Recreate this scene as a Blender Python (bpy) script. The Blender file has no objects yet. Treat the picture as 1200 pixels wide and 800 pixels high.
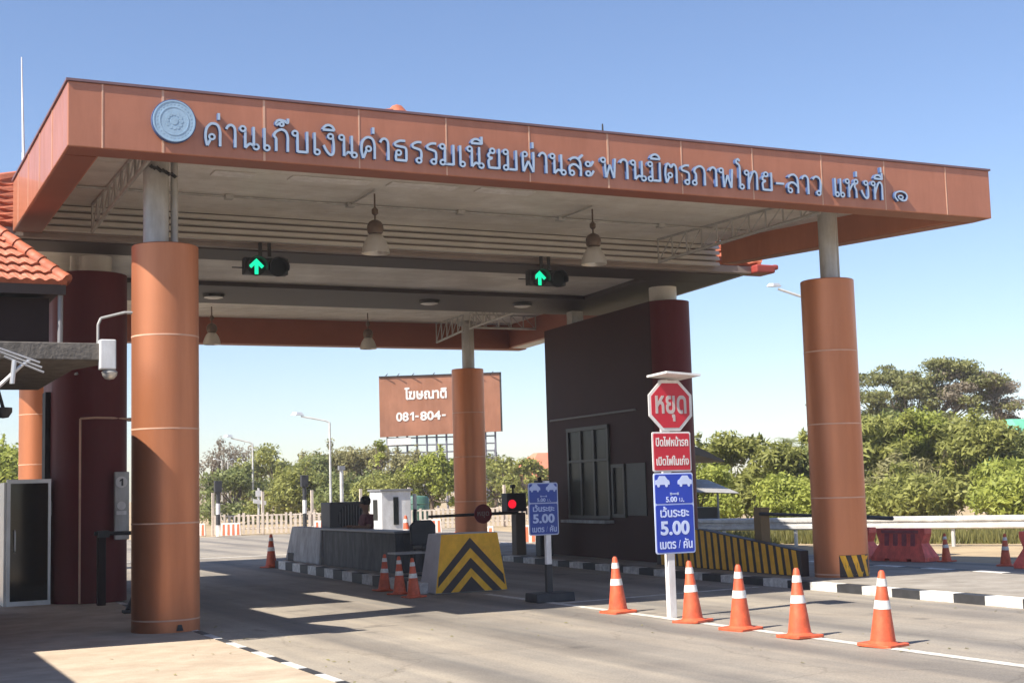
import bpy, math, random
import numpy as np
from mathutils import Vector, Matrix
from mathutils.geometry import delaunay_2d_cdt

S = bpy.context.scene
COL = S.collection
rnd = random.Random(7)
R = math.radians

# ------------------------------------------------------------------ camera
cam_d = bpy.data.cameras.new("camera")
cam = bpy.data.objects.new("camera", cam_d)
COL.objects.link(cam)
S.camera = cam
cam_d.sensor_fit = 'HORIZONTAL'
cam_d.sensor_width = 36.0
cam_d.lens = 1628.3 / 1200 * 36.0
cam_d.clip_start = 0.1
cam_d.clip_end = 2000
YAW, PITCH, ROLL = 0.45237, 0.10501, -0.02794
_f = Vector((math.sin(YAW) * math.cos(PITCH), math.cos(YAW) * math.cos(PITCH), math.sin(PITCH)))
_r = Vector((math.cos(YAW), -math.sin(YAW), 0))
_u = _r.cross(_f)
_r2 = math.cos(ROLL) * _r + math.sin(ROLL) * _u
_u2 = -math.sin(ROLL) * _r + math.cos(ROLL) * _u
cam.matrix_world = Matrix(((_r2.x, _u2.x, -_f.x, 0), (_r2.y, _u2.y, -_f.y, 0), (_r2.z, _u2.z, -_f.z, 1.6), (0, 0, 0, 1)))

# ------------------------------------------------------------------ sky, sun, exposure
SUN_EL = R(47)
SUN_AZ = R(12)                            # from -X towards -Y
SUN_DIR = Vector((-math.cos(SUN_EL) * math.cos(SUN_AZ), -math.cos(SUN_EL) * math.sin(SUN_AZ), math.sin(SUN_EL)))   # towards the sun
world = bpy.data.worlds.new("World")
S.world = world
world.use_nodes = True
wn = world.node_tree
bg = wn.nodes['Background']
sky = wn.nodes.new('ShaderNodeTexSky')
sky.sky_type = 'NISHITA'
sky.sun_disc = False
sky.sun_elevation = SUN_EL
sky.sun_rotation = R(-90) - SUN_AZ
sky.air_density = 1.0
sky.dust_density = 0.35
sky.ozone_density = 1.2
tint = wn.nodes.new('ShaderNodeMixRGB')
tint.blend_type = 'MULTIPLY'
tint.inputs[0].default_value = 1.0
tint.inputs[2].default_value = (0.95, 0.98, 1.12, 1)
wn.links.new(sky.outputs[0], tint.inputs[1])
wn.links.new(tint.outputs[0], bg.inputs[0])
bg.inputs[1].default_value = 0.079
sun_d = bpy.data.lights.new("sun", 'SUN')
sun_d.energy = 5.0
sun_d.angle = R(0.55)
sun_d.color = (1.0, 0.93, 0.82)
sun = bpy.data.objects.new("sun", sun_d)
COL.objects.link(sun)
sun.rotation_euler = (-SUN_DIR).to_track_quat('-Z', 'Y').to_euler()
sun.location = (-30, 10, 40)
S.view_settings.view_transform = 'Standard'
S.view_settings.look = 'None'
S.view_settings.gamma = 1
S.view_settings.use_curve_mapping = False
S.view_settings.exposure = 1.0
S.cycles.max_bounces = 8
S.cycles.diffuse_bounces = 5

# ------------------------------------------------------------------ materials
def mat(name, col, rough=0.6, metal=0.0, var=0.12, scale=2.0, bump=0.0, bscale=30.0, emit=None, estr=0.0, spec=0.5, stretch=None, coat=0.0):
    m = bpy.data.materials.new(name)
    m.use_nodes = True
    nt = m.node_tree
    p = nt.nodes['Principled BSDF']
    p.inputs['Roughness'].default_value = rough
    p.inputs['Metallic'].default_value = metal
    p.inputs['Specular IOR Level'].default_value = spec
    p.inputs['Coat Weight'].default_value = coat
    geo = nt.nodes.new('ShaderNodeNewGeometry')
    src = geo.outputs['Position']
    if stretch:
        mp = nt.nodes.new('ShaderNodeMapping')
        mp.inputs['Scale'].default_value = stretch
        nt.links.new(src, mp.inputs[0])
        src = mp.outputs[0]
    n = nt.nodes.new('ShaderNodeTexNoise')
    n.inputs['Scale'].default_value = scale
    n.inputs['Detail'].default_value = 6
    n.inputs['Roughness'].default_value = 0.65
    nt.links.new(src, n.inputs['Vector'])
    rp = nt.nodes.new('ShaderNodeValToRGB')
    a = 1 - var * 1.4
    b = 1 + var * 1.4
    rp.color_ramp.elements[0].position = 0.25
    rp.color_ramp.elements[1].position = 0.75
    rp.color_ramp.elements[0].color = (col[0] * a, col[1] * a, col[2] * a, 1)
    rp.color_ramp.elements[1].color = (min(1, col[0] * b), min(1, col[1] * b), min(1, col[2] * b), 1)
    nt.links.new(n.outputs[0], rp.inputs[0])
    nt.links.new(rp.outputs[0], p.inputs['Base Color'])
    if bump:
        n2 = nt.nodes.new('ShaderNodeTexNoise')
        n2.inputs['Scale'].default_value = bscale
        n2.inputs['Detail'].default_value = 4
        nt.links.new(src, n2.inputs['Vector'])
        bp = nt.nodes.new('ShaderNodeBump')
        bp.inputs['Strength'].default_value = bump
        bp.inputs['Distance'].default_value = 0.02
        nt.links.new(n2.outputs[0], bp.inputs['Height'])
        nt.links.new(bp.outputs[0], p.inputs['Normal'])
    if emit:
        p.inputs['Emission Color'].default_value = (*emit, 1)
        p.inputs['Emission Strength'].default_value = estr
    return m


def weather(m, dark=0.62, sx=3.0, sz=0.25, amount=0.8, lo=0.42, hi=0.62):
    """rain streaks and grime: a stretched noise multiplied into the base colour and added to the roughness"""
    nt = m.node_tree
    p = nt.nodes['Principled BSDF']
    src = p.inputs['Base Color'].links[0].from_socket
    geo = nt.nodes.new('ShaderNodeNewGeometry')
    mp = nt.nodes.new('ShaderNodeMapping')
    mp.inputs['Scale'].default_value = (sx, sx, sz)
    nt.links.new(geo.outputs['Position'], mp.inputs[0])
    n = nt.nodes.new('ShaderNodeTexNoise')
    n.inputs['Scale'].default_value = 1.6
    n.inputs['Detail'].default_value = 7
    n.inputs['Roughness'].default_value = 0.7
    nt.links.new(mp.outputs[0], n.inputs['Vector'])
    r = nt.nodes.new('ShaderNodeValToRGB')
    r.color_ramp.elements[0].position = lo
    r.color_ramp.elements[1].position = hi
    r.color_ramp.elements[0].color = (dark, dark * 0.97, dark * 0.94, 1)
    r.color_ramp.elements[1].color = (1, 1, 1, 1)
    nt.links.new(n.outputs[0], r.inputs[0])
    x = nt.nodes.new('ShaderNodeMixRGB')
    x.blend_type = 'MULTIPLY'
    x.inputs[0].default_value = amount
    nt.links.new(src, x.inputs[1])
    nt.links.new(r.outputs[0], x.inputs[2])
    nt.links.new(x.outputs[0], p.inputs['Base Color'])
    ro = p.inputs['Roughness'].default_value
    mr = nt.nodes.new('ShaderNodeMapRange')
    mr.inputs['From Min'].default_value = lo - 0.1
    mr.inputs['From Max'].default_value = hi + 0.1
    mr.inputs['To Min'].default_value = min(1, ro + 0.18)
    mr.inputs['To Max'].default_value = max(0.05, ro - 0.05)
    nt.links.new(n.outputs[0], mr.inputs[0])
    nt.links.new(mr.outputs[0], p.inputs['Roughness'])


def leafmat(name, c_dark, c_light, c_odd=None):
    m = bpy.data.materials.new(name)
    m.use_nodes = True
    nt = m.node_tree
    p = nt.nodes['Principled BSDF']
    p.inputs['Roughness'].default_value = 0.55
    p.inputs['Specular IOR Level'].default_value = 0.3
    geo = nt.nodes.new('ShaderNodeNewGeometry')
    rp = nt.nodes.new('ShaderNodeValToRGB')
    rp.color_ramp.elements[0].color = (*c_dark, 1)
    rp.color_ramp.elements[1].color = (*c_light, 1)
    rp.color_ramp.elements[1].position = 0.85
    if c_odd:
        e = rp.color_ramp.elements.new(0.95)
        e.color = (*c_odd, 1)
    n = nt.nodes.new('ShaderNodeTexNoise')
    n.inputs['Scale'].default_value = 1.1
    n.inputs['Detail'].default_value = 3
    nt.links.new(geo.outputs['Position'], n.inputs['Vector'])
    mx = nt.nodes.new('ShaderNodeMath')
    mx.operation = 'MULTIPLY_ADD'
    mx.inputs[1].default_value = 0.45
    nt.links.new(geo.outputs['Random Per Island'], mx.inputs[0])
    m2 = nt.nodes.new('ShaderNodeMath')
    m2.operation = 'MULTIPLY_ADD'
    m2.inputs[1].default_value = 1.1
    m2.inputs[2].default_value = -0.28
    nt.links.new(n.outputs[0], m2.inputs[0])
    nt.links.new(m2.outputs[0], mx.inputs[2])
    nt.links.new(mx.outputs[0], rp.inputs[0])
    nt.links.new(rp.outputs[0], p.inputs['Base Color'])
    p.inputs['Subsurface Weight'].default_value = 0.0
    tr = nt.nodes.new('ShaderNodeBsdfTranslucent')
    nt.links.new(rp.outputs[0], tr.inputs[0])
    mix = nt.nodes.new('ShaderNodeMixShader')
    mix.inputs[0].default_value = 0.42
    nt.links.new(p.outputs[0], mix.inputs[1])
    nt.links.new(tr.outputs[0], mix.inputs[2])
    nt.links.new(mix.outputs[0], nt.nodes['Material Output'].inputs[0])
    return m


def roadmat():
    m = bpy.data.materials.new("worn_asphalt")
    m.use_nodes = True
    nt = m.node_tree
    L = nt.links.new
    p = nt.nodes['Principled BSDF']
    p.inputs['Roughness'].default_value = 0.75
    p.inputs['Specular IOR Level'].default_value = 0.35
    geo = nt.nodes.new('ShaderNodeNewGeometry')

    def noise(scale, stretch, det=5):
        mp = nt.nodes.new('ShaderNodeMapping')
        mp.inputs['Scale'].default_value = stretch
        L(geo.outputs['Position'], mp.inputs[0])
        n = nt.nodes.new('ShaderNodeTexNoise')
        n.inputs['Scale'].default_value = scale
        n.inputs['Detail'].default_value = det
        n.inputs['Roughness'].default_value = 0.6
        L(mp.outputs[0], n.inputs['Vector'])
        return n.outputs[0]

    def ramp(f, c0, c1, p0=0.3, p1=0.7):
        r = nt.nodes.new('ShaderNodeValToRGB')
        r.color_ramp.elements[0].position = p0
        r.color_ramp.elements[1].position = p1
        r.color_ramp.elements[0].color = (*c0, 1)
        r.color_ramp.elements[1].color = (*c1, 1)
        L(f, r.inputs[0])
        return r.outputs[0]

    def mul(a, b, fac=1.0):
        x = nt.nodes.new('ShaderNodeMixRGB')
        x.blend_type = 'MULTIPLY'
        x.inputs[0].default_value = fac
        L(a, x.inputs[1])
        L(b, x.inputs[2])
        return x.outputs[0]
    base = ramp(noise(0.35, (1, 0.55, 1)), (0.285, 0.25, 0.205), (0.375, 0.335, 0.275))
    streak = ramp(noise(1.0, (2.2, 0.10, 1), 4), (0.66, 0.68, 0.72), (1.08, 1.05, 1.0), 0.28, 0.66)
    blotch = ramp(noise(1.1, (1, 1, 1), 6), (0.82, 0.82, 0.84), (1.05, 1.05, 1.05))
    sp = nt.nodes.new('ShaderNodeSeparateXYZ')
    L(geo.outputs['Position'], sp.inputs[0])
    wob = nt.nodes.new('ShaderNodeMath')
    wob.operation = 'MULTIPLY_ADD'
    wob.inputs[1].default_value = 1.1
    L(noise(0.5, (1, 0.12, 1), 3), wob.inputs[0])
    L(sp.outputs[0], wob.inputs[2])
    wv = nt.nodes.new('ShaderNodeMath')          # two wheel tracks in each lane, a lane every 5.1 m
    wv.operation = 'MULTIPLY'
    wv.inputs[1].default_value = 2 * math.pi / 1.7
    L(wob.outputs[0], wv.inputs[0])
    sn = nt.nodes.new('ShaderNodeMath')
    sn.operation = 'SINE'
    L(wv.outputs[0], sn.inputs[0])
    tr_n = nt.nodes.new('ShaderNodeMath')
    tr_n.operation = 'MULTIPLY'
    L(sn.outputs[0], tr_n.inputs[0])
    L(noise(0.8, (0.8, 0.15, 1), 4), tr_n.inputs[1])
    track = ramp(tr_n.outputs[0], (1, 1, 1), (0.64, 0.65, 0.68), 0.08, 0.5)
    vo = nt.nodes.new('ShaderNodeTexVoronoi')
    vo.inputs['Scale'].default_value = 0.75
    vo.inputs['Randomness'].default_value = 1.0
    L(geo.outputs['Position'], vo.inputs['Vector'])
    dn = nt.nodes.new('ShaderNodeMath')
    dn.operation = 'MULTIPLY_ADD'
    dn.inputs[1].default_value = 0.35
    L(noise(6, (1, 0.6, 1), 5), dn.inputs[0])
    L(vo.outputs['Distance'], dn.inputs[2])
    oil = ramp(dn.outputs[0], (0.45, 0.45, 0.47), (1, 1, 1), 0.20, 0.32)
    grain = ramp(noise(55, (1, 1, 1), 3), (0.72, 0.72, 0.72), (1.2, 1.2, 1.2))
    c = mul(mul(mul(mul(mul(base, streak), blotch), track, 0.9), oil, 0.75), grain, 0.8)
    # fine cracks
    v = nt.nodes.new('ShaderNodeTexVoronoi')
    v.feature = 'DISTANCE_TO_EDGE'
    v.inputs['Scale'].default_value = 0.42
    n = nt.nodes.new('ShaderNodeTexNoise')
    n.inputs['Scale'].default_value = 1.6
    n.inputs['Detail'].default_value = 6
    L(geo.outputs['Position'], n.inputs['Vector'])
    ad = nt.nodes.new('ShaderNodeMixRGB')
    ad.inputs[0].default_value = 0.55
    ad.blend_type = 'ADD'
    L(geo.outputs['Position'], ad.inputs[1])
    L(n.outputs[1], ad.inputs[2])
    L(ad.outputs[0], v.inputs['Vector'])
    cr = ramp(v.outputs['Distance'], (0.6, 0.58, 0.56), (1, 1, 1), 0.0, 0.009)
    c = mul(c, cr, 0.5)
    L(c, p.inputs['Base Color'])
    bp = nt.nodes.new('ShaderNodeBump')
    bp.inputs['Strength'].default_value = 0.35
    bp.inputs['Distance'].default_value = 0.01
    L(noise(70, (1, 1, 1), 3), bp.inputs['Height'])
    L(bp.outputs[0], p.inputs['Normal'])
    return m


M = {}
M['road'] = roadmat()
M['soil'] = mat('dry_soil', (0.36, 0.27, 0.16), 0.95, var=0.25, scale=0.5, bump=0.5, bscale=8)
M['pave'] = mat('island_concrete', (0.48, 0.39, 0.29), 0.85, var=0.13, scale=1.6, bump=0.25, bscale=40)
M['pave_grey'] = mat('grey_concrete', (0.30, 0.27, 0.23), 0.85, var=0.15, scale=1.6, bump=0.25, bscale=40)
M['white'] = mat('white_paint', (0.72, 0.70, 0.66), 0.55, var=0.14, scale=7)
M['linewhite'] = mat('road_line_paint', (0.66, 0.63, 0.56), 0.7, var=0.2, scale=9)
M['black'] = mat('black_paint', (0.03, 0.03, 0.033), 0.6, var=0.25, scale=7)
M['copper'] = mat('copper_cladding', (0.56, 0.215, 0.105), 0.40, 0.68, var=0.04, scale=0.7)
M['fascia'] = mat('copper_fascia', (0.47, 0.18, 0.10), 0.4, 0.15, coat=0.25, var=0.08, scale=0.8, stretch=(0.7, 1, 1.4))
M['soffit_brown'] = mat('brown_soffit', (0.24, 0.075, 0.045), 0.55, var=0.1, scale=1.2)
M['joint'] = mat('joint_sealant', (0.60, 0.36, 0.25), 0.7, var=0.15, scale=4)
M['coping'] = mat('coping_metal', (0.20, 0.12, 0.13), 0.5, 0.3)
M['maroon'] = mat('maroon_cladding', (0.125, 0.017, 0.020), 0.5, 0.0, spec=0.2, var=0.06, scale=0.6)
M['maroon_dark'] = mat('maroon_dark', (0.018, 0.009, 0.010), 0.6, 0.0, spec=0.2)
M['side_shade'] = mat('maroon_shaded_side', (0.042, 0.009, 0.010), 0.55, 0.0, spec=0.15, var=0.1, scale=0.8)  # booth maroon with the shade of its flat sides put into the colour
M['steel'] = mat('pale_steel', (0.46, 0.45, 0.43), 0.45, 0.25, var=0.1)
M['grey'] = mat('grey_metal', (0.25, 0.25, 0.26), 0.5, 0.4)
M['frame'] = mat('window_frame', (0.065, 0.066, 0.062), 0.5, 0.3)
M['alu'] = mat('aluminium', (0.62, 0.62, 0.62), 0.4, 0.6)
M['darkmetal'] = mat('dark_metal', (0.035, 0.033, 0.033), 0.5, 0.3)
M['ceiling'] = mat('ceiling_panel', (0.72, 0.69, 0.64), 0.42, var=0.1, scale=0.9, stretch=(0.25, 2.5, 1))
M['louver'] = mat('louver_panel', (0.70, 0.67, 0.62), 0.5, var=0.06)
M['spine_dark'] = mat('beam_dark_brown', (0.042, 0.030, 0.028), 0.6, var=0.12)
M['gutter'] = mat('gutter_brown', (0.26, 0.21, 0.185), 0.55)
M['tile'] = mat('clay_roof_tile', (0.46, 0.135, 0.07), 0.6, var=0.18, scale=5)
M['tile_red'] = mat('roof_ridge_red', (0.32, 0.05, 0.04), 0.5)
M['letters'] = mat('letter_blue', (0.37, 0.48, 0.62), 0.45, var=0.06)
M['letter_side'] = mat('letter_edge_blue', (0.045, 0.09, 0.22), 0.5)
M['emblem'] = mat('emblem_blue', (0.32, 0.46, 0.60), 0.5, var=0.1, scale=9)
M['glass'] = mat('dark_glass', (0.010, 0.012, 0.012), 0.3, var=0.3, spec=0.2)
M['orange'] = mat('cone_orange', (0.66, 0.115, 0.045), 0.5, var=0.12, scale=9)
M['cone_white'] = mat('cone_band_white', (0.80, 0.78, 0.74), 0.45, var=0.08, scale=9)
M['signred'] = mat('sign_red', (0.52, 0.012, 0.03), 0.35, var=0.05)
M['signblue'] = mat('sign_blue', (0.012, 0.045, 0.42), 0.35, var=0.06)
M['signwhite'] = mat('sign_white', (0.78, 0.76, 0.74), 0.4, var=0.06)
M['signgrey'] = mat('sign_letter_grey', (0.50, 0.42, 0.40), 0.5)
M['signpale'] = mat('sign_letter_pale_blue', (0.56, 0.64, 0.86), 0.45)
M['yellow'] = mat('yellow_paint', (0.95, 0.46, 0.02), 0.5, var=0.12, scale=4)
M['stripe_black'] = mat('stripe_black', (0.035, 0.022, 0.022), 0.55, var=0.2, scale=5)
M['greyblock'] = mat('concrete_block_grey', (0.42, 0.42, 0.42), 0.85, var=0.14, scale=3, bump=0.2)
M['counter'] = mat('counter_dark_grey', (0.075, 0.076, 0.08), 0.6, var=0.14, scale=3)
M['jersey_red'] = mat('plastic_red', (0.90, 0.15, 0.11), 0.45, var=0.1, scale=4)
M['jersey_dark'] = mat('plastic_red_dirty', (0.34, 0.09, 0.10), 0.6, var=0.3, scale=9)
M['rail'] = mat('galvanised_rail', (0.66, 0.65, 0.63), 0.42, 0.35, var=0.1)
M['cabin'] = mat('cabin_white', (0.68, 0.68, 0.68), 0.5)
M['bill'] = mat('billboard_rust_orange', (0.34, 0.145, 0.08), 0.7, var=0.13, scale=0.5)
M['green_tank'] = mat('tank_green', (0.06, 0.14, 0.10), 0.5)
M['teal'] = mat('teal_sheet', (0.13, 0.42, 0.27), 0.6, var=0.2, scale=1.2)
M['green_led'] = mat('green_led', (0.02, 0.6, 0.3), 0.5, emit=(0.0, 0.75, 0.33), estr=0.75)
M['red_led'] = mat('red_led', (0.7, 0.02, 0.03), 0.5, emit=(0.9, 0.01, 0.03), estr=0.55)
M['shade'] = mat('lamp_shade_silver', (0.55, 0.52, 0.48), 0.32, 0.55, var=0.1)
M['bulb'] = mat('lamp_bulb', (0.85, 0.83, 0.78), 0.4)
M['lamphousing'] = mat('lamp_housing', (0.12, 0.085, 0.065), 0.45, 0.4)
M['bark'] = mat('bark', (0.13, 0.095, 0.07), 0.9, var=0.25, scale=3, bump=0.4)
M['skin'] = mat('skin', (0.22, 0.115, 0.075), 0.55, var=0.05)
M['hair'] = mat('hair', (0.012, 0.01, 0.01), 0.5)
M['shirt'] = mat('shirt_dark_red', (0.12, 0.035, 0.045), 0.85, var=0.2, scale=14)
M['trousers'] = mat('trousers_dark', (0.02, 0.02, 0.026), 0.85)
M['leaf_a'] = leafmat('leaf_mid', (0.14, 0.155, 0.036), (0.38, 0.385, 0.11), (0.28, 0.29, 0.05))
M['leaf_b'] = leafmat('leaf_fresh', (0.17, 0.21, 0.036), (0.43, 0.46, 0.10), (0.42, 0.42, 0.06))
M['leaf_c'] = leafmat('leaf_dark', (0.10, 0.125, 0.040), (0.28, 0.31, 0.11))
M['leaf_dry'] = leafmat('leaf_dry', (0.16, 0.155, 0.060), (0.36, 0.33, 0.15), (0.30, 0.25, 0.16))
M['leaf_olive'] = leafmat('leaf_olive', (0.10, 0.115, 0.036), (0.29, 0.29, 0.11), (0.36, 0.32, 0.16))
M['leaf_bare'] = leafmat('twig_grey', (0.16, 0.135, 0.095), (0.34, 0.29, 0.22))
M['grassm'] = leafmat('grass_dry', (0.08, 0.085, 0.025), (0.26, 0.24, 0.08))

for k_, a_ in (('copper', (0.86, 0.9, 0.10)), ('fascia', (0.84, 1.2, 0.25)), ('maroon', (0.80, 0.9, 0.12)), ('ceiling', (0.80, 0.7, 1.0)), ('yellow', (0.82, 5, 3)),
               ('white', (0.6, 6, 6)), ('signwhite', (0.82, 4, 2)), ('greyblock', (0.6, 4, 1)), ('counter', (0.6, 4, 1)), ('jersey_red', (0.7, 5, 3)),
               ('orange', (0.70, 7, 5)), ('cone_white', (0.66, 9, 7)), ('pave', (0.78, 0.9, 0.9)), ('pave_grey', (0.72, 1.2, 1.2)), ('linewhite', (0.62, 6, 6)),
               ('bill', (0.78, 0.8, 0.25)), ('rail', (0.75, 3, 3)), ('cabin', (0.8, 3, 1)), ('tile', (0.66, 4, 4)), ('steel', (0.78, 4, 1))):
    weather(M[k_], *a_)

# ------------------------------------------------------------------ building helpers
def tag(o, label=None, cat=None, group=None, kind=None):
    if label: o['label'] = label
    if cat: o['category'] = cat
    if group: o['group'] = group
    if kind: o['kind'] = kind
    return o


def origin_of(o):
    v = Vector((0, 0, 0))
    while o is not None:
        v = v + o.location
        o = o.parent
    return v


def thing(name, label, cat, loc=(0, 0, 0), group=None):
    o = bpy.data.objects.new(name, None)
    o.empty_display_size = 0.2
    COL.objects.link(o)
    o.location = loc
    return tag(o, label, cat, group)


ROOF_K = 15.6 / 16.3            # the roof was first laid out with its front at 16.3 m; it stands at 15.6 m
ROOF_PARTS_AS_BUILT = ('column', 'chevron_guard')


class MB:
    def __init__(self):
        self.v, self.f, self.m = [], [], []

    def add(self, verts, faces, m=0):
        k = len(self.v)
        self.v += [tuple(p) for p in verts]
        self.f += [[i + k for i in f] for f in faces]
        self.m += [m] * len(faces)
        return self

    def box(self, x0, x1, y0, y1, z0, z1, m=0):
        x0, x1 = min(x0, x1), max(x0, x1)
        y0, y1 = min(y0, y1), max(y0, y1)
        z0, z1 = min(z0, z1), max(z0, z1)
        return self.add([(x0, y0, z0), (x1, y0, z0), (x1, y1, z0), (x0, y1, z0), (x0, y0, z1), (x1, y0, z1), (x1, y1, z1), (x0, y1, z1)],
                        [(0, 3, 2, 1), (4, 5, 6, 7), (0, 1, 5, 4), (1, 2, 6, 5), (2, 3, 7, 6), (3, 0, 4, 7)], m)

    def hexa(self, b, t, m=0):
        """eight corners: b four of the bottom (counter-clockwise), t four of the top"""
        return self.add(list(b) + list(t), [(0, 3, 2, 1), (4, 5, 6, 7), (0, 1, 5, 4), (1, 2, 6, 5), (2, 3, 7, 6), (3, 0, 4, 7)], m)

    def prism(self, poly, z0, z1, m=0):
        """poly: (x, y) counter-clockwise; z0/z1 numbers"""
        n = len(poly)
        vs = [(x, y, z0) for x, y in poly] + [(x, y, z1) for x, y in poly]
        fs = [list(range(n))[::-1], list(range(n, 2 * n))]
        fs += [(i, (i + 1) % n, n + (i + 1) % n, n + i) for i in range(n)]
        return self.add(vs, fs, m)

    def prism_y(self, poly, y0, y1, m=0):
        """poly in (x, z), counter-clockwise seen from -Y; between y0 (front) and y1"""
        n = len(poly)
        vs = [(x, y0, z) for x, z in poly] + [(x, y1, z) for x, z in poly]
        fs = [list(range(n)), list(range(n, 2 * n))[::-1]]
        fs += [((i + 1) % n, i, n + i, n + (i + 1) % n) for i in range(n)]
        return self.add(vs, fs, m)

    def prism_x(self, poly, x0, x1, m=0):
        """poly in (y, z)"""
        n = len(poly)
        vs = [(x0, y, z) for y, z in poly] + [(x1, y, z) for y, z in poly]
        fs = [list(range(n))[::-1], list(range(n, 2 * n))]
        fs += [(i, (i + 1) % n, n + (i + 1) % n, n + i) for i in range(n)]
        return self.add(vs, fs, m)

    def cyl(self, p0, p1, r0, r1=None, n=16, m=0, caps=True):
        r1 = r0 if r1 is None else r1
        p0, p1 = Vector(p0), Vector(p1)
        d = (p1 - p0).normalized()
        a = d.orthogonal().normalized() if abs(d.z) < 0.99 else Vector((1, 0, 0))
        b = d.cross(a)
        vs = []
        for p, r in ((p0, r0), (p1, r1)):
            for i in range(n):
                t = 2 * math.pi * i / n
                vs.append(p + (a * math.cos(t) + b * math.sin(t)) * r)
        fs = [(i, (i + 1) % n, n + (i + 1) % n, n + i) for i in range(n)]
        if caps:
            fs += [list(range(n))[::-1], list(range(n, 2 * n))]
        return self.add(vs, fs, m)

    def tube(self, pts, r, n=8, m=0):
        for a, b in zip(pts[:-1], pts[1:]):
            self.cyl(a, b, r, r, n, m)
        return self

    def lathe(self, prof, c=(0, 0, 0), n=24, m=0, sx=1, sy=1):
        """prof: (r, z) from bottom to top"""
        k = len(prof)
        vs = []
        for r, z in prof:
            for i in range(n):
                t = 2 * math.pi * i / n
                vs.append((c[0] + r * math.cos(t) * sx, c[1] + r * math.sin(t) * sy, c[2] + z))
        fs = []
        for j in range(k - 1):
            for i in range(n):
                fs.append((j * n + i, j * n + (i + 1) % n, (j + 1) * n + (i + 1) % n, (j + 1) * n + i))
        if prof[0][0] > 1e-6: fs.append(list(range(n))[::-1])
        if prof[-1][0] > 1e-6: fs.append([(k - 1) * n + i for i in range(n)])
        return self.add(vs, fs, m)

    def build(self, name, mats, parent=None, smooth=False, bevel=0.0, local=False):
        me = bpy.data.meshes.new(name)
        off = Vector((0, 0, 0)) if (local or parent is None) else origin_of(parent)
        if parent is not None and parent.name == 'toll_gate' and name not in ROOF_PARTS_AS_BUILT:
            self.v = [(x * ROOF_K, y * ROOF_K, 1.6 + (z - 1.6) * ROOF_K) for x, y, z in self.v]
        me.from_pydata([(p[0] - off.x, p[1] - off.y, p[2] - off.z) for p in self.v], [], self.f)
        for mt in (mats if isinstance(mats, (list, tuple)) else [mats]):
            me.materials.append(mt)
        me.polygons.foreach_set('material_index', self.m)
        if smooth:
            me.polygons.foreach_set('use_smooth', [True] * len(self.f))
            me.set_sharp_from_angle(angle=R(38))
        me.update()
        o = bpy.data.objects.new(name, me)
        COL.objects.link(o)
        o.parent = parent
        if bevel:
            b = o.modifiers.new('bevel', 'BEVEL')
            b.width = bevel
            b.segments = 2
            b.limit_method = 'ANGLE'
            b.angle_limit = R(40)
        return o


def copy_tree(o, parent=None):
    c = o.copy()
    COL.objects.link(c)
    c.parent = parent
    for ch in list(o.children):
        copy_tree(ch, c)
    return c


_tcache = {}
def _contours(s):
    """outlines of a string in the bundled font, as lists of 2-D points, size 1"""
    if s in _tcache: return _tcache[s]
    cu = bpy.data.curves.new('outline', 'FONT')
    cu.body = s
    cu.size = 1
    cu.resolution_u = 4
    ob = bpy.data.objects.new('outline', cu)
    COL.objects.link(ob)
    dg = bpy.context.evaluated_depsgraph_get()
    crv = ob.evaluated_get(dg).to_curve(dg)
    out = []
    for sp in crv.splines:
        if sp.type == 'BEZIER':
            bp = sp.bezier_points
            n = len(bp)
            poly = []
            for i in range(n):
                a, b = bp[i], bp[(i + 1) % n]
                p0, p1, p2, p3 = a.co, a.handle_right, b.handle_left, b.co
                straight = ((p1 - p0).cross(p3 - p0).length < 1e-5 and (p2 - p0).cross(p3 - p0).length < 1e-5)
                for k in range(1 if straight else 4):
                    t = k / (1 if straight else 4)
                    q = (1 - t) ** 3 * p0 + 3 * (1 - t) ** 2 * t * p1 + 3 * (1 - t) * t * t * p2 + t ** 3 * p3
                    poly.append((q.x, q.y))
        else:
            poly = [(p.co[0], p.co[1]) for p in sp.points]
        clean = []
        for p in poly:
            if not clean or abs(p[0] - clean[-1][0]) + abs(p[1] - clean[-1][1]) > 1e-4:
                clean.append(p)
        if len(clean) > 2: out.append(clean)
    ob.to_curve_clear()
    bpy.data.objects.remove(ob)
    bpy.data.curves.remove(cu)
    _tcache[s] = out
    return out


def _offset(poly, d):
    n = len(poly)
    P = np.array(poly)
    E = np.roll(P, -1, 0) - P
    E /= np.maximum(np.linalg.norm(E, axis=1, keepdims=True), 1e-9)
    N = np.stack([E[:, 1], -E[:, 0]], 1)
    Np = np.roll(N, 1, 0)
    B = N + Np
    den = np.maximum((B * N).sum(1, keepdims=True), 0.55)
    return [tuple(p) for p in P + d * B / den]


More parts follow.
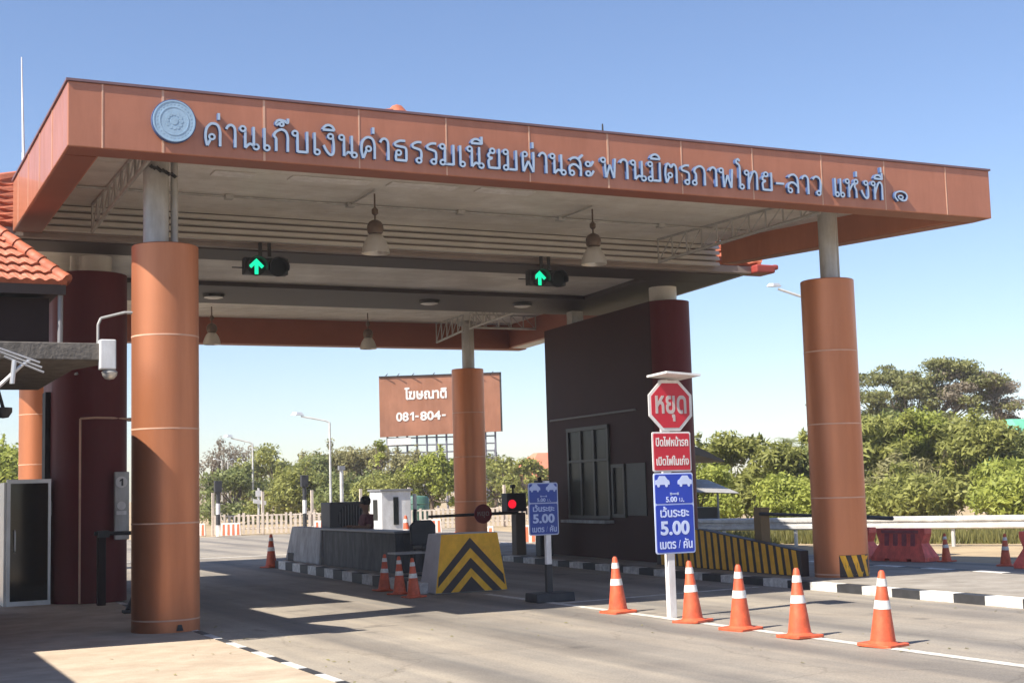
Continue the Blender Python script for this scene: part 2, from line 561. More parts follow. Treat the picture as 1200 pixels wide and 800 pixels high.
def text_flat(s, bold=0.0):
    """2-D triangles of a string: non-zero winding fill of all outlines"""
    cs = _contours(s)
    area = sum(sum(a[0] * b[1] - b[0] * a[1] for a, b in zip(c, c[1:] + c[:1])) for c in cs)
    sg = 1 if area > 0 else -1          # outer outlines' turning sense
    if bold: cs = [_offset(c, bold * sg) for c in cs]
    vs, es = [], []
    for c in cs:
        k = len(vs)
        vs += [Vector(p) for p in c]
        es += [(k + i, k + (i + 1) % len(c)) for i in range(len(c))]
    r = delaunay_2d_cdt(vs, es, [], 0, 1e-5)
    V = np.array([tuple(p) for p in r[0]])
    F = [tuple(f) for f in r[2]]
    cen = np.array([V[list(f)].mean(0) for f in F])
    w = np.zeros(len(F), int)
    for c in cs:
        P = np.array(c)
        Q = np.roll(P, -1, 0)
        for (x0, y0), (x1, y1) in zip(P, Q):
            if y0 == y1: continue
            up = y1 > y0
            lo, hi = (y0, y1) if up else (y1, y0)
            msk = (cen[:, 1] >= lo) & (cen[:, 1] < hi)
            if not msk.any(): continue
            xx = x0 + (cen[msk, 1] - y0) * (x1 - x0) / (y1 - y0)
            w[np.nonzero(msk)[0][xx > cen[msk, 0]]] += (1 if up else -1)
    F = [f for f, k in zip(F, w) if k != 0]
    return V, F


def one_mb(mb, xc, zb, h, y, depth, m=0):
    """a bold figure 1 with a flag, facing -Y"""
    w = h * 0.24
    mb.prism_y([(xc - w * 0.1, zb), (xc + w * 0.9, zb), (xc + w * 0.9, zb + h), (xc + w * 0.15, zb + h), (xc - w * 1.15, zb + h * 0.76), (xc - w * 1.15, zb + h * 0.58), (xc - w * 0.1, zb + h * 0.72)], y, y + depth, m)


def text_mb(s, x0, x1, zb, cap, y, depth, bold=0.0, mb=None, m_face=0, m_side=0, fit=True, xscale=None):
    """lettering that faces -Y: from x0 to x1, baseline zb, consonant height cap, front at y, going back by depth"""
    V, F = text_flat(s, bold)
    used = sorted({i for f in F for i in f})
    xs = V[used, 0]
    k = cap / 0.56
    if fit:
        sx = (x1 - x0) / (xs.max() - xs.min())
    else:
        sx = k
        x0 = (x0 + x1) / 2 - (xs.max() - xs.min()) * k / 2
    mp = {i: j for j, i in enumerate(used)}
    P = [(x0 + (V[i, 0] - xs.min()) * sx, zb + V[i, 1] * k) for i in used]
    n = len(P)
    mb = mb or MB()
    base = len(mb.v)
    mb.v += [(x, y, z) for x, z in P] + [(x, y + depth, z) for x, z in P]
    edge = {}
    for f in F:
        g = [mp[i] for i in f]
        a = sum(P[g[i]][0] * P[g[(i + 1) % len(g)]][1] - P[g[(i + 1) % len(g)]][0] * P[g[i]][1] for i in range(len(g)))
        if a < 0: g = g[::-1]
        mb.f.append([base + i for i in g])
        mb.m.append(m_face)
        for i in range(len(g)):
            e = (g[i], g[(i + 1) % len(g)])
            if (e[1], e[0]) in edge: del edge[(e[1], e[0])]
            else: edge[e] = 1
    for a, b in edge:
        mb.f.append([base + b, base + a, base + n + a, base + n + b])
        mb.m.append(m_side)
    return mb


# looped Thai letters of the fascia, drawn as strokes: width, polylines, loops (x, y, radius); height of a consonant = 1
LP = 0.115
GLYPH = {
 'ด': (.78, [[(.30, .30), (.16, .0)], [(.16, .0), (.09, .35), (.12, .72), (.26, .94), (.42, 1.0), (.60, .92), (.69, .65), (.69, .3), (.69, 0)]], [(.35, .40)]),
 'ค': (.78, [[(.32, .40), (.17, .0)], [(.17, .0), (.09, .35), (.12, .72), (.26, .94), (.42, 1.0), (.60, .92), (.69, .65), (.69, .3), (.69, 0)]], [(.41, .46)]),
 'ต': (.80, [[(.30, .30), (.16, .0)], [(.16, .0), (.09, .35), (.11, .72), (.20, .96), (.30, .96), (.41, .82), (.54, .97), (.66, .90), (.71, .65), (.71, .3), (.71, 0)]], [(.35, .40)]),
 'น': (.82, [[(.22, .86), (.22, .45), (.22, .03)], [(.22, .03), (.40, .22), (.56, .16)], [(.58, .16), (.58, .6), (.58, 1.0)]], [(.12, .88), (.68, .11)]),
 'ม': (.76, [[(.23, .86), (.23, .5), (.23, .13)], [(.2, .05), (.65, .05)], [(.65, .02), (.65, .5), (.65, 1.0)]], [(.12, .88), (.12, .12)]),
 'บ': (.76, [[(.22, .86), (.22, .5), (.22, .02)], [(.22, .05), (.65, .05)], [(.65, .02), (.65, .5), (.65, 1.0)]], [(.12, .88)]),
 'ย': (.76, [[(.22, .80), (.12, .68), (.16, .56), (.32, .52)], [(.30, .52), (.14, .42), (.12, .25), (.16, .02)], [(.15, .05), (.65, .05)], [(.65, .02), (.65, .5), (.65, 1.0)]], [(.32, .88)]),
 'ผ': (.78, [[(.12, .86), (.12, .45), (.15, .0)], [(.15, .0), (.39, .52)], [(.39, .52), (.64, .0)], [(.65, .0), (.67, .5), (.67, 1.0)]], [(.23, .86)]),
 'พ': (.84, [[(.19, .86), (.21, .45), (.25, .0)], [(.25, .0), (.45, .66)], [(.45, .66), (.66, .0)], [(.66, .0), (.70, .5), (.74, 1.0)]], [(.10, .88)]),
 'ภ': (.80, [[(.18, .14), (.20, .45), (.18, .58), (.10, .70), (.18, .88), (.40, 1.0), (.60, .92), (.69, .68), (.69, .3), (.69, 0)]], [(.10, .11)]),
 'ก': (.76, [[(.16, 0), (.16, .45), (.15, .58), (.07, .70), (.16, .88), (.38, 1.0), (.57, .92), (.66, .68), (.66, .3), (.66, 0)]], []),
 'ท': (.80, [[(.20, .86), (.20, .45), (.20, .0)], [(.20, .30), (.34, .70), (.48, .96), (.62, .94), (.69, .75), (.69, .4), (.69, 0)]], [(.10, .88)]),
 'ธ': (.74, [[(.60, .98), (.34, .97), (.14, .86), (.14, .74), (.32, .70), (.58, .66), (.64, .50), (.64, .05)], [(.66, .05), (.15, .05)], [(.17, .02), (.15, .2), (.18, .36)]], [(.28, .40)]),
 'ร': (.60, [[(.52, .98), (.30, .97), (.11, .86), (.12, .72), (.32, .66), (.48, .58), (.51, .35), (.48, .14)]], [(.39, .11)]),
 'ล': (.78, [[(.10, .20), (.09, .40), (.22, .54), (.40, .56), (.55, .46), (.66, .34)], [(.68, .0), (.68, .40), (.64, .80), (.46, .99), (.24, .96), (.10, .82)]], [(.21, .13)]),
 'ส': (.84, [[(.10, .20), (.09, .40), (.22, .54), (.40, .56), (.55, .46), (.66, .34)], [(.68, .0), (.68, .40), (.64, .72), (.46, .90), (.24, .88), (.10, .76)], [(.54, .82), (.80, 1.08)]], [(.21, .13)]),
 'ว': (.66, [[(.08, .84), (.22, .98), (.38, .99), (.53, .85), (.57, .55), (.53, .14)]], [(.43, .11)]),
 'ง': (.64, [[(.46, .84), (.50, .50), (.48, .12), (.34, .03), (.18, .20), (.05, .46)]], [(.36, .88)]),
 'ห': (.86, [[(.20, .86), (.20, .45), (.20, .0)], [(.20, .34), (.38, .66), (.56, .80)], [(.64, .78), (.56, .62), (.66, .42), (.68, .0)]], [(.10, .88), (.66, .90)]),
 'ะ': (.46, [[(.16, .54), (.28, .58), (.42, .80)], [(.16, .06), (.28, .10), (.42, .32)]], [(.12, .64), (.12, .16)]),
 'า': (.54, [[(.06, .80), (.16, .96), (.30, .99), (.42, .86), (.44, .55), (.44, .0)]], []),
 'เ': (.36, [[(.12, 1.0), (.12, .55), (.12, .12)]], [(.22, .11)]),
 'แ': (.70, [[(.12, 1.0), (.12, .55), (.12, .12)], [(.46, 1.0), (.46, .55), (.46, .12)]], [(.22, .11), (.56, .11)]),
 'ไ': (.44, [[(.06, 1.52), (.06, 1.36), (.18, 1.28), (.24, 1.10), (.24, .55), (.24, .12)], [(.06, 1.50), (.16, 1.56), (.24, 1.46)]], [(.33, .11)]),
 '-': (.60, [[(.06, .45), (.54, .45)]], []),
 ' ': (.45, [], []),
 '๑': (.74, [[(.20, .02), (.07, .25), (.10, .52), (.30, .66), (.54, .60), (.65, .38), (.58, .12), (.40, .08), (.30, .16)]], [(.33, .28)]),
}
MARK = {                                  # drawn above the letter before it, x measured back from its right stem
 '่': ([[(-.04, 1.18), (-.04, 1.48)]], []),
 'ิ': ([[(-.52, 1.16), (-.42, 1.34), (-.24, 1.40), (-.08, 1.32), (.0, 1.16)], [(-.52, 1.17), (.0, 1.17)]], []),
 'ี': ([[(-.52, 1.16), (-.42, 1.34), (-.24, 1.38), (-.08, 1.30), (.0, 1.16)], [(-.52, 1.17), (.0, 1.17)], [(-.0, 1.14), (-.0, 1.52)]], []),
 '็': ([[(-.50, 1.34), (-.36, 1.42), (-.16, 1.40), (.0, 1.32), (.02, 1.52)], [(-.50, 1.34), (-.48, 1.20), (-.34, 1.28)]], [(-.26, 1.24)]),
}
def looped_text(mb, s, x0, x1, zb, h, y, depth, th=0.112):
    """looped lettering facing -Y between x0 and x1; strokes are raised ribbons"""
    strokes, cx, adv = [], 0.0, 0.0
    after_i = False
    for ch in s:
        if ch in MARK:
            st, lo = MARK[ch]
            up = 0.36 if (ch == '่' and after_i) else 0.0
            ox = right
            strokes += [[(ox + a, b + up) for a, b in p] for p in st] + [('o', ox + a, b + up, 0.085) for a, b in lo]
            after_i = ch in 'ิี'
            continue
        w, st, lo = GLYPH[ch]
        strokes += [[(cx + a, b) for a, b in p] for p in st] + [('o', cx + a, b, LP) for a, b in lo]
        right = cx + w - 0.10
        cx += w + 0.10
        after_i = False
    k = (x1 - x0) / (cx - 0.10)
    kz = h
    n = 0
    for st in strokes:
        if st[0] == 'o':
            _, a, b, r = st
            pts = [(a + r * math.cos(2 * math.pi * i / 12), b + r * math.sin(2 * math.pi * i / 12)) for i in range(13)]
        elif len(st) > 2:
            P = [st[0]] + st + [st[-1]]
            pts = []
            for i in range(1, len(P) - 2):
                p0, p1, p2, p3 = P[i - 1], P[i], P[i + 1], P[i + 2]
                for j in range(4):
                    t = j / 4
                    pts.append(tuple(0.5 * (2 * p1[c] + (p2[c] - p0[c]) * t + (2 * p0[c] - 5 * p1[c] + 4 * p2[c] - p3[c]) * t * t + (3 * p1[c] - p0[c] - 3 * p2[c] + p3[c]) * t ** 3) for c in (0, 1)))
            pts.append(st[-1])
        else:
            pts = st
        W = [Vector((x0 + a * k, zb + b * kz)) for a, b in pts]
        q = th * h * (0.5 if st[0] != 'o' else 0.42)
        yy = y - 0.0006 * (n % 9)
        n += 1
        L_, R_ = [], []
        for i, p in enumerate(W):
            d = (W[min(i + 1, len(W) - 1)] - W[max(i - 1, 0)])
            if st[0] == 'o' and i in (0, len(W) - 1): d = W[1] - W[-2]
            d = d.normalized()
            nn_ = Vector((-d.y, d.x)) * q
            L_.append(p + nn_)
            R_.append(p - nn_)
        m = len(W)
        base = len(mb.v)
        mb.v += [(p.x, yy, p.y) for p in L_] + [(p.x, yy, p.y) for p in R_] + [(p.x, y + depth, p.y) for p in L_] + [(p.x, y + depth, p.y) for p in R_]
        for i in range(m - 1):
            mb.f += [[base + i, base + m + i, base + m + i + 1, base + i + 1], [base + i, base + i + 1, base + 2 * m + i + 1, base + 2 * m + i], [base + m + i + 1, base + m + i, base + 3 * m + i, base + 3 * m + i + 1]]
            mb.m += [0, 1, 1]
        mb.f += [[base, base + 2 * m, base + 3 * m, base + m], [base + m - 1, base + 2 * m - 1, base + 4 * m - 1, base + 3 * m - 1]]
        mb.m += [1, 1]


# ------------------------------------------------------------------ ground, road, islands
def sheet(name, poly, z, m, kind='structure'):
    mb = MB()
    mb.add([(x, y, z) for x, y in poly], [list(range(len(poly)))])
    return tag(mb.build(name, m), kind=kind)

sheet('ground', [(-500, -300), (600, -300), (600, 700), (-500, 700)], 0.0, M['soil'])
sheet('road', [(-70, -25), (18.9, -25), (18.9, 31), (24, 54.5), (-70, 66)], 0.004, M['road'])
# lane line under the cones, edge line far behind
mb = MB()
mb.add([(8.88, 2, 0.008), (9.02, 2, 0.008), (9.02, 19.55, 0.008), (8.88, 19.55, 0.008)], [(0, 1, 2, 3)])
mb.add([(4.6, 36.3, 0.008), (13.0, 36.3, 0.008), (13.0, 36.55, 0.008), (4.6, 36.55, 0.008)], [(0, 1, 2, 3)])
mb.add([(9.02, 17.3, 0.008), (9.02, 17.18, 0.008), (12.62, 17.6, 0.008), (12.62, 17.72, 0.008)], [(0, 1, 2, 3)])
tag(mb.build('lane_marking', M['linewhite']), kind='structure')

# left island, nearly flush
mb = MB()
mb.prism([(-20, 4), (3.75, 4), (3.81, 20), (4.33, 36), (-20, 36)], -0.1, 0.030)
tag(mb.build('left_island', M['pave']), kind='structure')
def kerb(name, pts, w, z, lw, lb, bev=0.018, start_white=True):
    """painted kerb stones along a polyline (left face on the polyline, body to the right of travel)"""
    mb = MB()
    white = start_white
    for (ax, ay), (bx, by) in zip(pts[:-1], pts[1:]):
        a, b = Vector((ax, ay)), Vector((bx, by))
        L = (b - a).length
        d = (b - a) / L
        nrm = Vector((d.y, -d.x)) * w
        s = 0
        while s < L - 1e-6:
            e = min(L, s + (lw if white else lb))
            p, q = a + d * s, a + d * e
            mb.prism([(p.x, p.y), (p.x + nrm.x, p.y + nrm.y), (q.x + nrm.x, q.y + nrm.y), (q.x, q.y)], -0.1, z, 0 if white else 1)
            white = not white
            s = e
    return tag(mb.build(name, [M['white'], M['black']]), kind='structure')
# flush edge stones of the left island with painted dashes
kerb('left_kerb', [(3.75, 4.0), (3.81, 20), (4.33, 36)], 0.09, 0.034, 0.55, 0.5)

# middle island: hollow kerb ring with a fill
mid = [(8.35, 20.6), (9.55, 20.6), (10.55, 31.2), (8.75, 31.2)]
mb = MB()
mb.prism([(8.5, 20.75), (9.4, 20.75), (10.28, 30.1), (8.80, 30.1)], -0.1, 0.165)
tag(mb.build('middle_island', M['pave_grey']), kind='structure')
kerb('middle_kerb', [(8.20, 20.4), (8.66, 30.0)], 0.15, 0.17, 0.62, 0.62)
kerb('middle_kerb_end', [(10.42, 30.0), (9.62, 20.4)], 0.15, 0.17, 0.62, 0.62)

# right island
mb = MB()
mb.prism([(12.85, 3), (15.6, 3), (15.9, 20), (16.4, 36), (13.95, 36), (13.08, 20)], -0.1, 0.125)
tag(mb.build('right_island', M['pave_grey']), kind='structure')
kerb('right_kerb', [(12.62, 3.15), (12.86, 20), (13.75, 36)], 0.20, 0.118, 0.62, 0.55)
kerb('right_kerb_far', [(16.55, 36), (16.05, 20), (15.78, 3)], 0.18, 0.13, 0.62, 0.55)

# ------------------------------------------------------------------ the toll gate
gate = thing('toll_gate', 'copper clad toll plaza canopy on four round columns with blue raised lettering', 'toll gate', (9, 24, 0))
Zb, Zt, Zc = 5.66, 6.43, 6.10           # fascia bottom / top, ceiling
YF = 16.30
mb = MB()
mb.box(2.30, 16.49, YF, YF + 0.42, Zb, Zt)
o = mb.build('front_fascia', M['fascia'], gate, bevel=0.012)
# side fascias: the left one straight, the right one running inward
mb = MB()
mb.box(2.302, 2.72, YF + 0.422, 21.9, Zb + 0.002, Zt)
mb.build('side_fascia', M['fascia'], gate, bevel=0.012)
mb = MB()
mb.prism([(16.06, YF + 0.422), (16.487, YF + 0.422), (15.12, 21.4), (14.80, 21.4)], Zb + 0.002, Zt)
mb.build('side_fascia', M['fascia'], gate, bevel=0.012)
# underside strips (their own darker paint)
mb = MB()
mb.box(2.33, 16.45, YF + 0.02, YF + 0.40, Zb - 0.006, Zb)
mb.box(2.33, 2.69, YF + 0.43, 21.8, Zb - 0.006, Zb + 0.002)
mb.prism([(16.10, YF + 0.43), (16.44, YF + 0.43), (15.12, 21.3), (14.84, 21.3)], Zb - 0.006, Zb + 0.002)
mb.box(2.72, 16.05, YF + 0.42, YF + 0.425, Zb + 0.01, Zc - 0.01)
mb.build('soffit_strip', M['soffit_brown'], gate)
# coping on the top edge
mb = MB()
mb.box(2.28, 16.51, YF - 0.02, YF + 0.44, Zt, Zt + 0.03)
mb.box(2.28, 2.74, YF + 0.44, 21.9, Zt, Zt + 0.03)
mb.prism([(16.04, YF + 0.44), (16.505, YF + 0.44), (15.14, 21.4), (14.78, 21.4)], Zt, Zt + 0.03)
mb.build('coping', M['coping'], gate)
# panel joints
mb = MB()
for x in (2.69, 3.39, 4.62, 5.85, 7.05, 8.26, 9.47, 10.67, 11.89, 13.14, 14.34, 15.57):
    w = 0.009 if x not in (3.39, 4.62, 9.47) else 0.014
    mb.box(x - w, x + w, YF - 0.004, YF + 0.01, Zb + 0.004, Zt - 0.004)
for y in (17.6, 18.8, 20.0, 21.2):
    mb.box(2.296, 2.31, y - 0.012, y + 0.012, Zb + 0.01, Zt - 0.01)
mb.build('panel_joint', M['joint'], gate)
# roof deck above the ceiling, ceiling panels with ribs
mb = MB()
mb.prism([(2.72, YF + 0.43), (16.04, YF + 0.43), (14.82, 21.3), (14.8, 21.86), (2.72, 21.86)], 6.22, 6.32)
mb.build('roof_deck', M['grey'], gate)
mb = MB()
mb.prism([(2.722, YF + 0.43), (16.06, YF + 0.43), (14.80, 21.4), (14.80, 21.80), (2.722, 21.80)], Zc, Zc + 0.05)
y = YF + 0.65
k = 0
while y < 21.6:
    mb.box(2.75, 14.9 if y > 19 else 15.4, y, y + 0.008, Zc - 0.004, Zc - 0.001)
    y += 0.6
mb.build('ceiling', M['ceiling'], gate)
# louvered drop between ceiling and the middle roof
mb = MB()
for i in range(4):
    z1 = Zc - 0.02 - i * 0.108
    mb.hexa([(2.73, 21.72, z1 - 0.07), (15.0, 21.72, z1 - 0.07), (15.0, 21.83, z1 - 0.07), (2.73, 21.83, z1 - 0.07)],
            [(2.73, 21.77, z1), (15.0, 21.77, z1), (15.0, 21.83, z1), (2.73, 21.83, z1)])
mb.build('louver', M['louver'], gate)
mb = MB()
mb.box(2.73, 15.0, 21.865, 21.92, Zb, 6.30)
mb.build('louver_back', M['gutter'], gate)
mb = MB()  # pale slabs added to paint bright reflections onto the ceiling
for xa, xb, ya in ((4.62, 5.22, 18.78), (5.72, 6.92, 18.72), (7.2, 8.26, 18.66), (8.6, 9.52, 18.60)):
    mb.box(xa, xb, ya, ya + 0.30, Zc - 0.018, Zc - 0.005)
mb.build('ceiling_reflection', M['signwhite'], gate, bevel=0.004)
mb = MB()
mb.tube([(3.0, 20.3, Zc - 0.03), (14.6, 20.3, Zc - 0.03)], 0.018, 6)
mb.tube([(7.12 / 1, 19.2, Zc - 0.03), (7.12, 20.3, Zc - 0.03)], 0.014, 6)
mb.tube([(10.83, 19.2, Zc - 0.03), (10.83, 20.3, Zc - 0.03)], 0.014, 6)
for x in (5.2, 7.12, 9.0, 10.83, 12.8):
    mb.box(x - 0.06, x + 0.06, 20.24, 20.36, Zc - 0.07, Zc - 0.004)
mb.build('ceiling_conduit', M['steel'], gate)
mb = MB()
mb.box(4.62, 4.84, 17.15, 17.3, Zc - 0.07, Zc - 0.005)
mb.build('green_fixture', mat('fixture_green', (0.05, 0.40, 0.16), 0.5), gate, bevel=0.01)
# middle roof over the booths: gutter, soffit with two dark beams, tiled hip roof
def edge_x(y):            # right edge, drifting outward to the back
    return 15.85 + (y - 21.8) * 0.095
mb = MB()
mb.box(-3.2, edge_x(21.9), 21.93, 22.10, 5.60, 5.74)
mb.hexa([(edge_x(22.1) - 0.16, 22.10, 5.602), (edge_x(22.1) - 0.002, 22.10, 5.602), (edge_x(28.4) - 0.002, 28.4, 5.602), (edge_x(28.4) - 0.16, 28.4, 5.602)],
        [(edge_x(22.1) - 0.16, 22.10, 5.74), (edge_x(22.1) - 0.002, 22.10, 5.74), (edge_x(28.4) - 0.002, 28.4, 5.74), (edge_x(28.4) - 0.16, 28.4, 5.74)])
mb.build('gutter', M['gutter'], gate, bevel=0.01)
mb = MB()
mb.prism([(-3.2, 22.11), (edge_x(22.1) - 0.17, 22.11), (edge_x(23.1) - 0.17, 23.1), (-3.2, 23.1)], 5.585, 5.70)
mb.prism([(-3.2, 26.0), (edge_x(26) - 0.17, 26.0), (edge_x(28.4) - 0.17, 28.4), (-3.2, 28.4)], 5.585, 5.70)
mb.prism([(14.2, 23.11), (edge_x(23.1) - 0.17, 23.11), (edge_x(26) - 0.17, 25.99), (14.4, 25.99)], 5.585, 5.70)
mb.build('beam', M['spine_dark'], gate)
mb = MB()
mb.prism([(-3.2, 23.101), (14.19, 23.101), (14.39, 25.999), (-3.2, 25.999)], 5.67, 5.72)
mb.build('middle_soffit', M['ceiling'], gate)
# tiled hip roof (rows of barrel tiles)
def tile_face(mb, a, b, c, rows=20, step=0.22, amp=0.045):
    """tiled triangle/face: eave from a to b, apex c; stepped rows of barrel tiles"""
    a, b, c = Vector(a), Vector(b), Vector(c)
    ex = (b - a).normalized()
    nrm = (b - a).cross(c - a).normalized()
    L = (b - a).length
    for i in range(rows):
        t0, t1 = i / rows, (i + 1) / rows
        l0, r0 = a.lerp(c, t0), b.lerp(c, t0)
        l1, r1 = a.lerp(c, t1), b.lerp(c, t1)
        n = max(2, int((r0 - l0).length / (step / 4)))
        vs = []
        for row, (l, r_, lift) in enumerate(((l0, r0, 0.05), (l1, r1, 0.012))):
            for k in range(n + 1):
                p = l.lerp(r_, k / n)
                s = (p - a).dot(ex)
                h = amp * abs(math.sin(math.pi * s / step))
                vs.append(p + nrm * (h + lift))
        vs2 = [l0.lerp(r0, k / n) + nrm * 0.0 for k in range(n + 1)]
        base = len(mb.v)
        mb.add(vs, [(k, k + 1, n + 2 + k, n + 1 + k) for k in range(n)])
        mb.add(vs[:n + 1] + vs2, [(n + 1 + k, n + 2 + k, k + 1, k) for k in range(n)])
c0, c1, c2, c3 = (-0.4, 21.96, 5.75), (16.1, 21.96, 5.75), (16.9, 28.4, 5.75), (-0.4, 28.4, 5.75)
apex = (9.85, 25.2, 9.02)
mb = MB()
tile_face(mb, c0, c1, apex, 26, 0.3)
tile_face(mb, c1, c2, apex, 20, 0.3)
tile_face(mb, c2, c3, apex, 12, 0.6)
tile_face(mb, c3, c0, apex, 20, 0.3)
tr = mb.build('tile_roof', M['tile'], gate)
mb = MB()
for c in (c0, c1, c2, c3):
    a, b = Vector(c), Vector(apex)
    n = 28
    for i in range(n):
        mb.cyl(a.lerp(b, i / n) + Vector((0, 0, .05)), a.lerp(b, (i + 1.12) / n) + Vector((0, 0, .05)), 0.12, 0.10, 8)
mb.lathe([(0.34, -0.20), (0.26, -0.04), (0.17, 0.10), (0.10, 0.18), (0.0, 0.22)], apex, 12)
mb.build('ridge_tile', M['tile'], gate, smooth=True)
mb = MB()
mb.box(15.86, 16.30, 21.75, 22.25, 5.60, 5.76)
mb.box(16.30, 16.42, 21.80, 22.2, 5.68, 5.78)
mb.build('eave_tip', M['tile_red'], gate, bevel=0.03)

# rear canopy
def rx(y): return 16.55 + (y - 28.4) * 0.075
Yr = 34.6
mb = MB()
mb.prism([(2.9, 28.42), (rx(28.4) - 0.3, 28.42), (rx(Yr) - 0.3, Yr), (2.9, Yr)], Zc, Zc + 0.05)
y = 28.7
while y < Yr - 0.3:
    mb.box(2.95, rx(y) - 0.4, y, y + 0.02, Zc - 0.012, Zc - 0.001)
    y += 0.28
mb.build('rear_ceiling', M['ceiling'], gate)
mb = MB()
mb.prism([(2.9, 28.42), (rx(28.4), 28.42), (rx(Yr), Yr), (2.9, Yr)], 6.24, 6.34)
mb.build('roof_deck', M['grey'], gate)
mb = MB()
mb.box(2.5, rx(Yr) + 0.25, Yr + 0.01, Yr + 0.42, 5.44, 6.40)
mb.build('rear_fascia', M['fascia'], gate, bevel=0.012)
mb = MB()
mb.box(2.5, 2.9, 28.42, Yr, 5.46, 6.40)
mb.build('side_fascia', M['fascia'], gate, bevel=0.012)
mb = MB()
mb.prism([(rx(28.4) - 0.29, 28.42), (rx(28.4) + 0.10, 28.42), (rx(Yr) + 0.22, Yr), (rx(Yr) - 0.28, Yr)], 5.47, 6.40)
mb.build('side_fascia', M['fascia'], gate, bevel=0.012)
mb = MB()
mb.box(2.95, rx(Yr) - 0.3, Yr - 0.012, Yr + 0.005, 5.445, Zc - 0.005)
mb.box(2.55, rx(Yr) + 0.2, Yr + 0.03, Yr + 0.40, 5.434, 5.44)
mb.prism([(rx(28.4) - 0.30, 28.45), (rx(28.4) - 0.291, 28.45), (rx(Yr) - 0.281, Yr - 0.02), (rx(Yr) - 0.291, Yr - 0.02)], 5.48, Zc - 0.01)
mb.build('soffit_strip', M['soffit_brown'], gate)
mb = MB()
mb.prism([(rx(28.4) - 0.20, 28.45), (rx(28.4) + 0.09, 28.45), (rx(Yr) + 0.20, Yr), (rx(Yr) - 0.20, Yr)], 5.462, 5.468)
mb.build('soffit_edge', M['louver'], gate)
mb = MB()
for i in range(4):
    z1 = Zc - 0.004 - i * 0.108
    mb.box(2.95, rx(28.5) - 0.35, 28.43, 28.47, z1 - 0.09, z1)
mb.build('louver', M['louver'], gate)

# the four round columns, each with its steel posts and clad joints
def column(x, y, r, ztop, zpost, posts):
    mb = MB()
    zs = [0.02]
    z = ztop
    while z > 0.3:
        zs.insert(1, z)
        z -= 1.12
    mb.lathe([(r, 0.02), (r, ztop - 0.012), (r - 0.012, ztop)], (x, y, 0), 48)
    c = mb.build('column', M['copper'], gate, smooth=True)
    mb = MB()
    for z in zs[1:-1] + [0.17]:
        mb.lathe([(r + 0.002, -0.009), (r + 0.004, 0), (r + 0.002, 0.009)], (x, y, z), 48)
    mb.build('joint_ring', M['joint'], c, smooth=True)
    mb = MB()
    for dx, rr in posts:
        mb.cyl((x + dx, y, ztop - 0.05), (x + dx, y, zpost), rr, rr, 20)
    mb.box(x + posts[0][0] - 0.20, x + posts[-1][0] + 0.16, y - 0.16, y + 0.16, zpost - 0.10, zpost - 0.004)
    mb.build('steel_post', M['steel'], c, smooth=True)
    return c
column(3.56, 17.0, 0.40, 4.66, 5.89, [(-0.11, 0.155), (0.115, 0.045)])
column(13.86, 17.2, 0.41, 4.68, 5.89, [(0.05, 0.135), (0.215, 0.04)])
column(14.5, 32.5, 0.41, 4.66, 5.89, [(0.03, 0.16)])
column(4.05, 33.0, 0.41, 4.66, 5.89, [(0.0, 0.16)])
first_col = [o for o in gate.children if o.name.startswith('column')][0]
mb = MB()
mb.prism_y([(3.60, 0.05), (3.68, 0.05), (3.66, 0.12), (3.62, 0.12)], 16.585, 16.62)
mb.build('drain_notch', M['black'], first_col)
mb = MB()
for k in range(9):
    mb.lathe([(0, -.03), (.035, 0), (0, .03)], (3.36 + k * 0.035, 16.82, 5.62 - 0.012 * k + rnd.uniform(-.015, .015)), 7)
mb.build('bird_nest', M['darkmetal'], first_col)
# truss brackets under the ceiling
def truss(p0, p1, h0, h1, n):
    """flat bracket truss hanging under the ceiling from p0 to p1, depth h0 to h1"""
    mb = MB()
    p0, p1 = Vector(p0), Vector(p1)
    mb.tube([p0 + Vector((0, 0, -h0)), p1 + Vector((0, 0, -h1))], 0.03, 6)
    mb.tube([p0, p1], 0.025, 6)
    for i in range(n + 1):
        t = i / n
        a = p0.lerp(p1, t)
        mb.cyl(a, a + Vector((0, 0, -(h0 + (h1 - h0) * t))), 0.018, 0.018, 6)
        if i < n:
            b = p0.lerp(p1, (i + 1) / n)
            mb.cyl(a, b + Vector((0, 0, -(h0 + (h1 - h0) * (i + 1) / n))), 0.012, 0.012, 5)
    return mb.build('bracket_truss', M['steel'], gate)
truss((3.42, 17.2, Zc - 0.01), (3.42, 21.6, Zc - 0.01), 0.28, 0.42, 9)
truss((13.95, 17.4, Zc - 0.01), (13.55, 21.6, Zc - 0.01), 0.28, 0.42, 10)
truss((14.5, 32.3, Zc - 0.01), (14.5, 29.0, Zc - 0.01), 0.40, 0.30, 8)
truss((14.5, 32.7, Zc - 0.01), (14.5, 34.5, Zc - 0.01), 0.40, 0.52, 5)
truss((14.7, 32.5, Zc - 0.01), (16.5, 32.5, Zc - 0.01), 0.34, 0.34, 5)
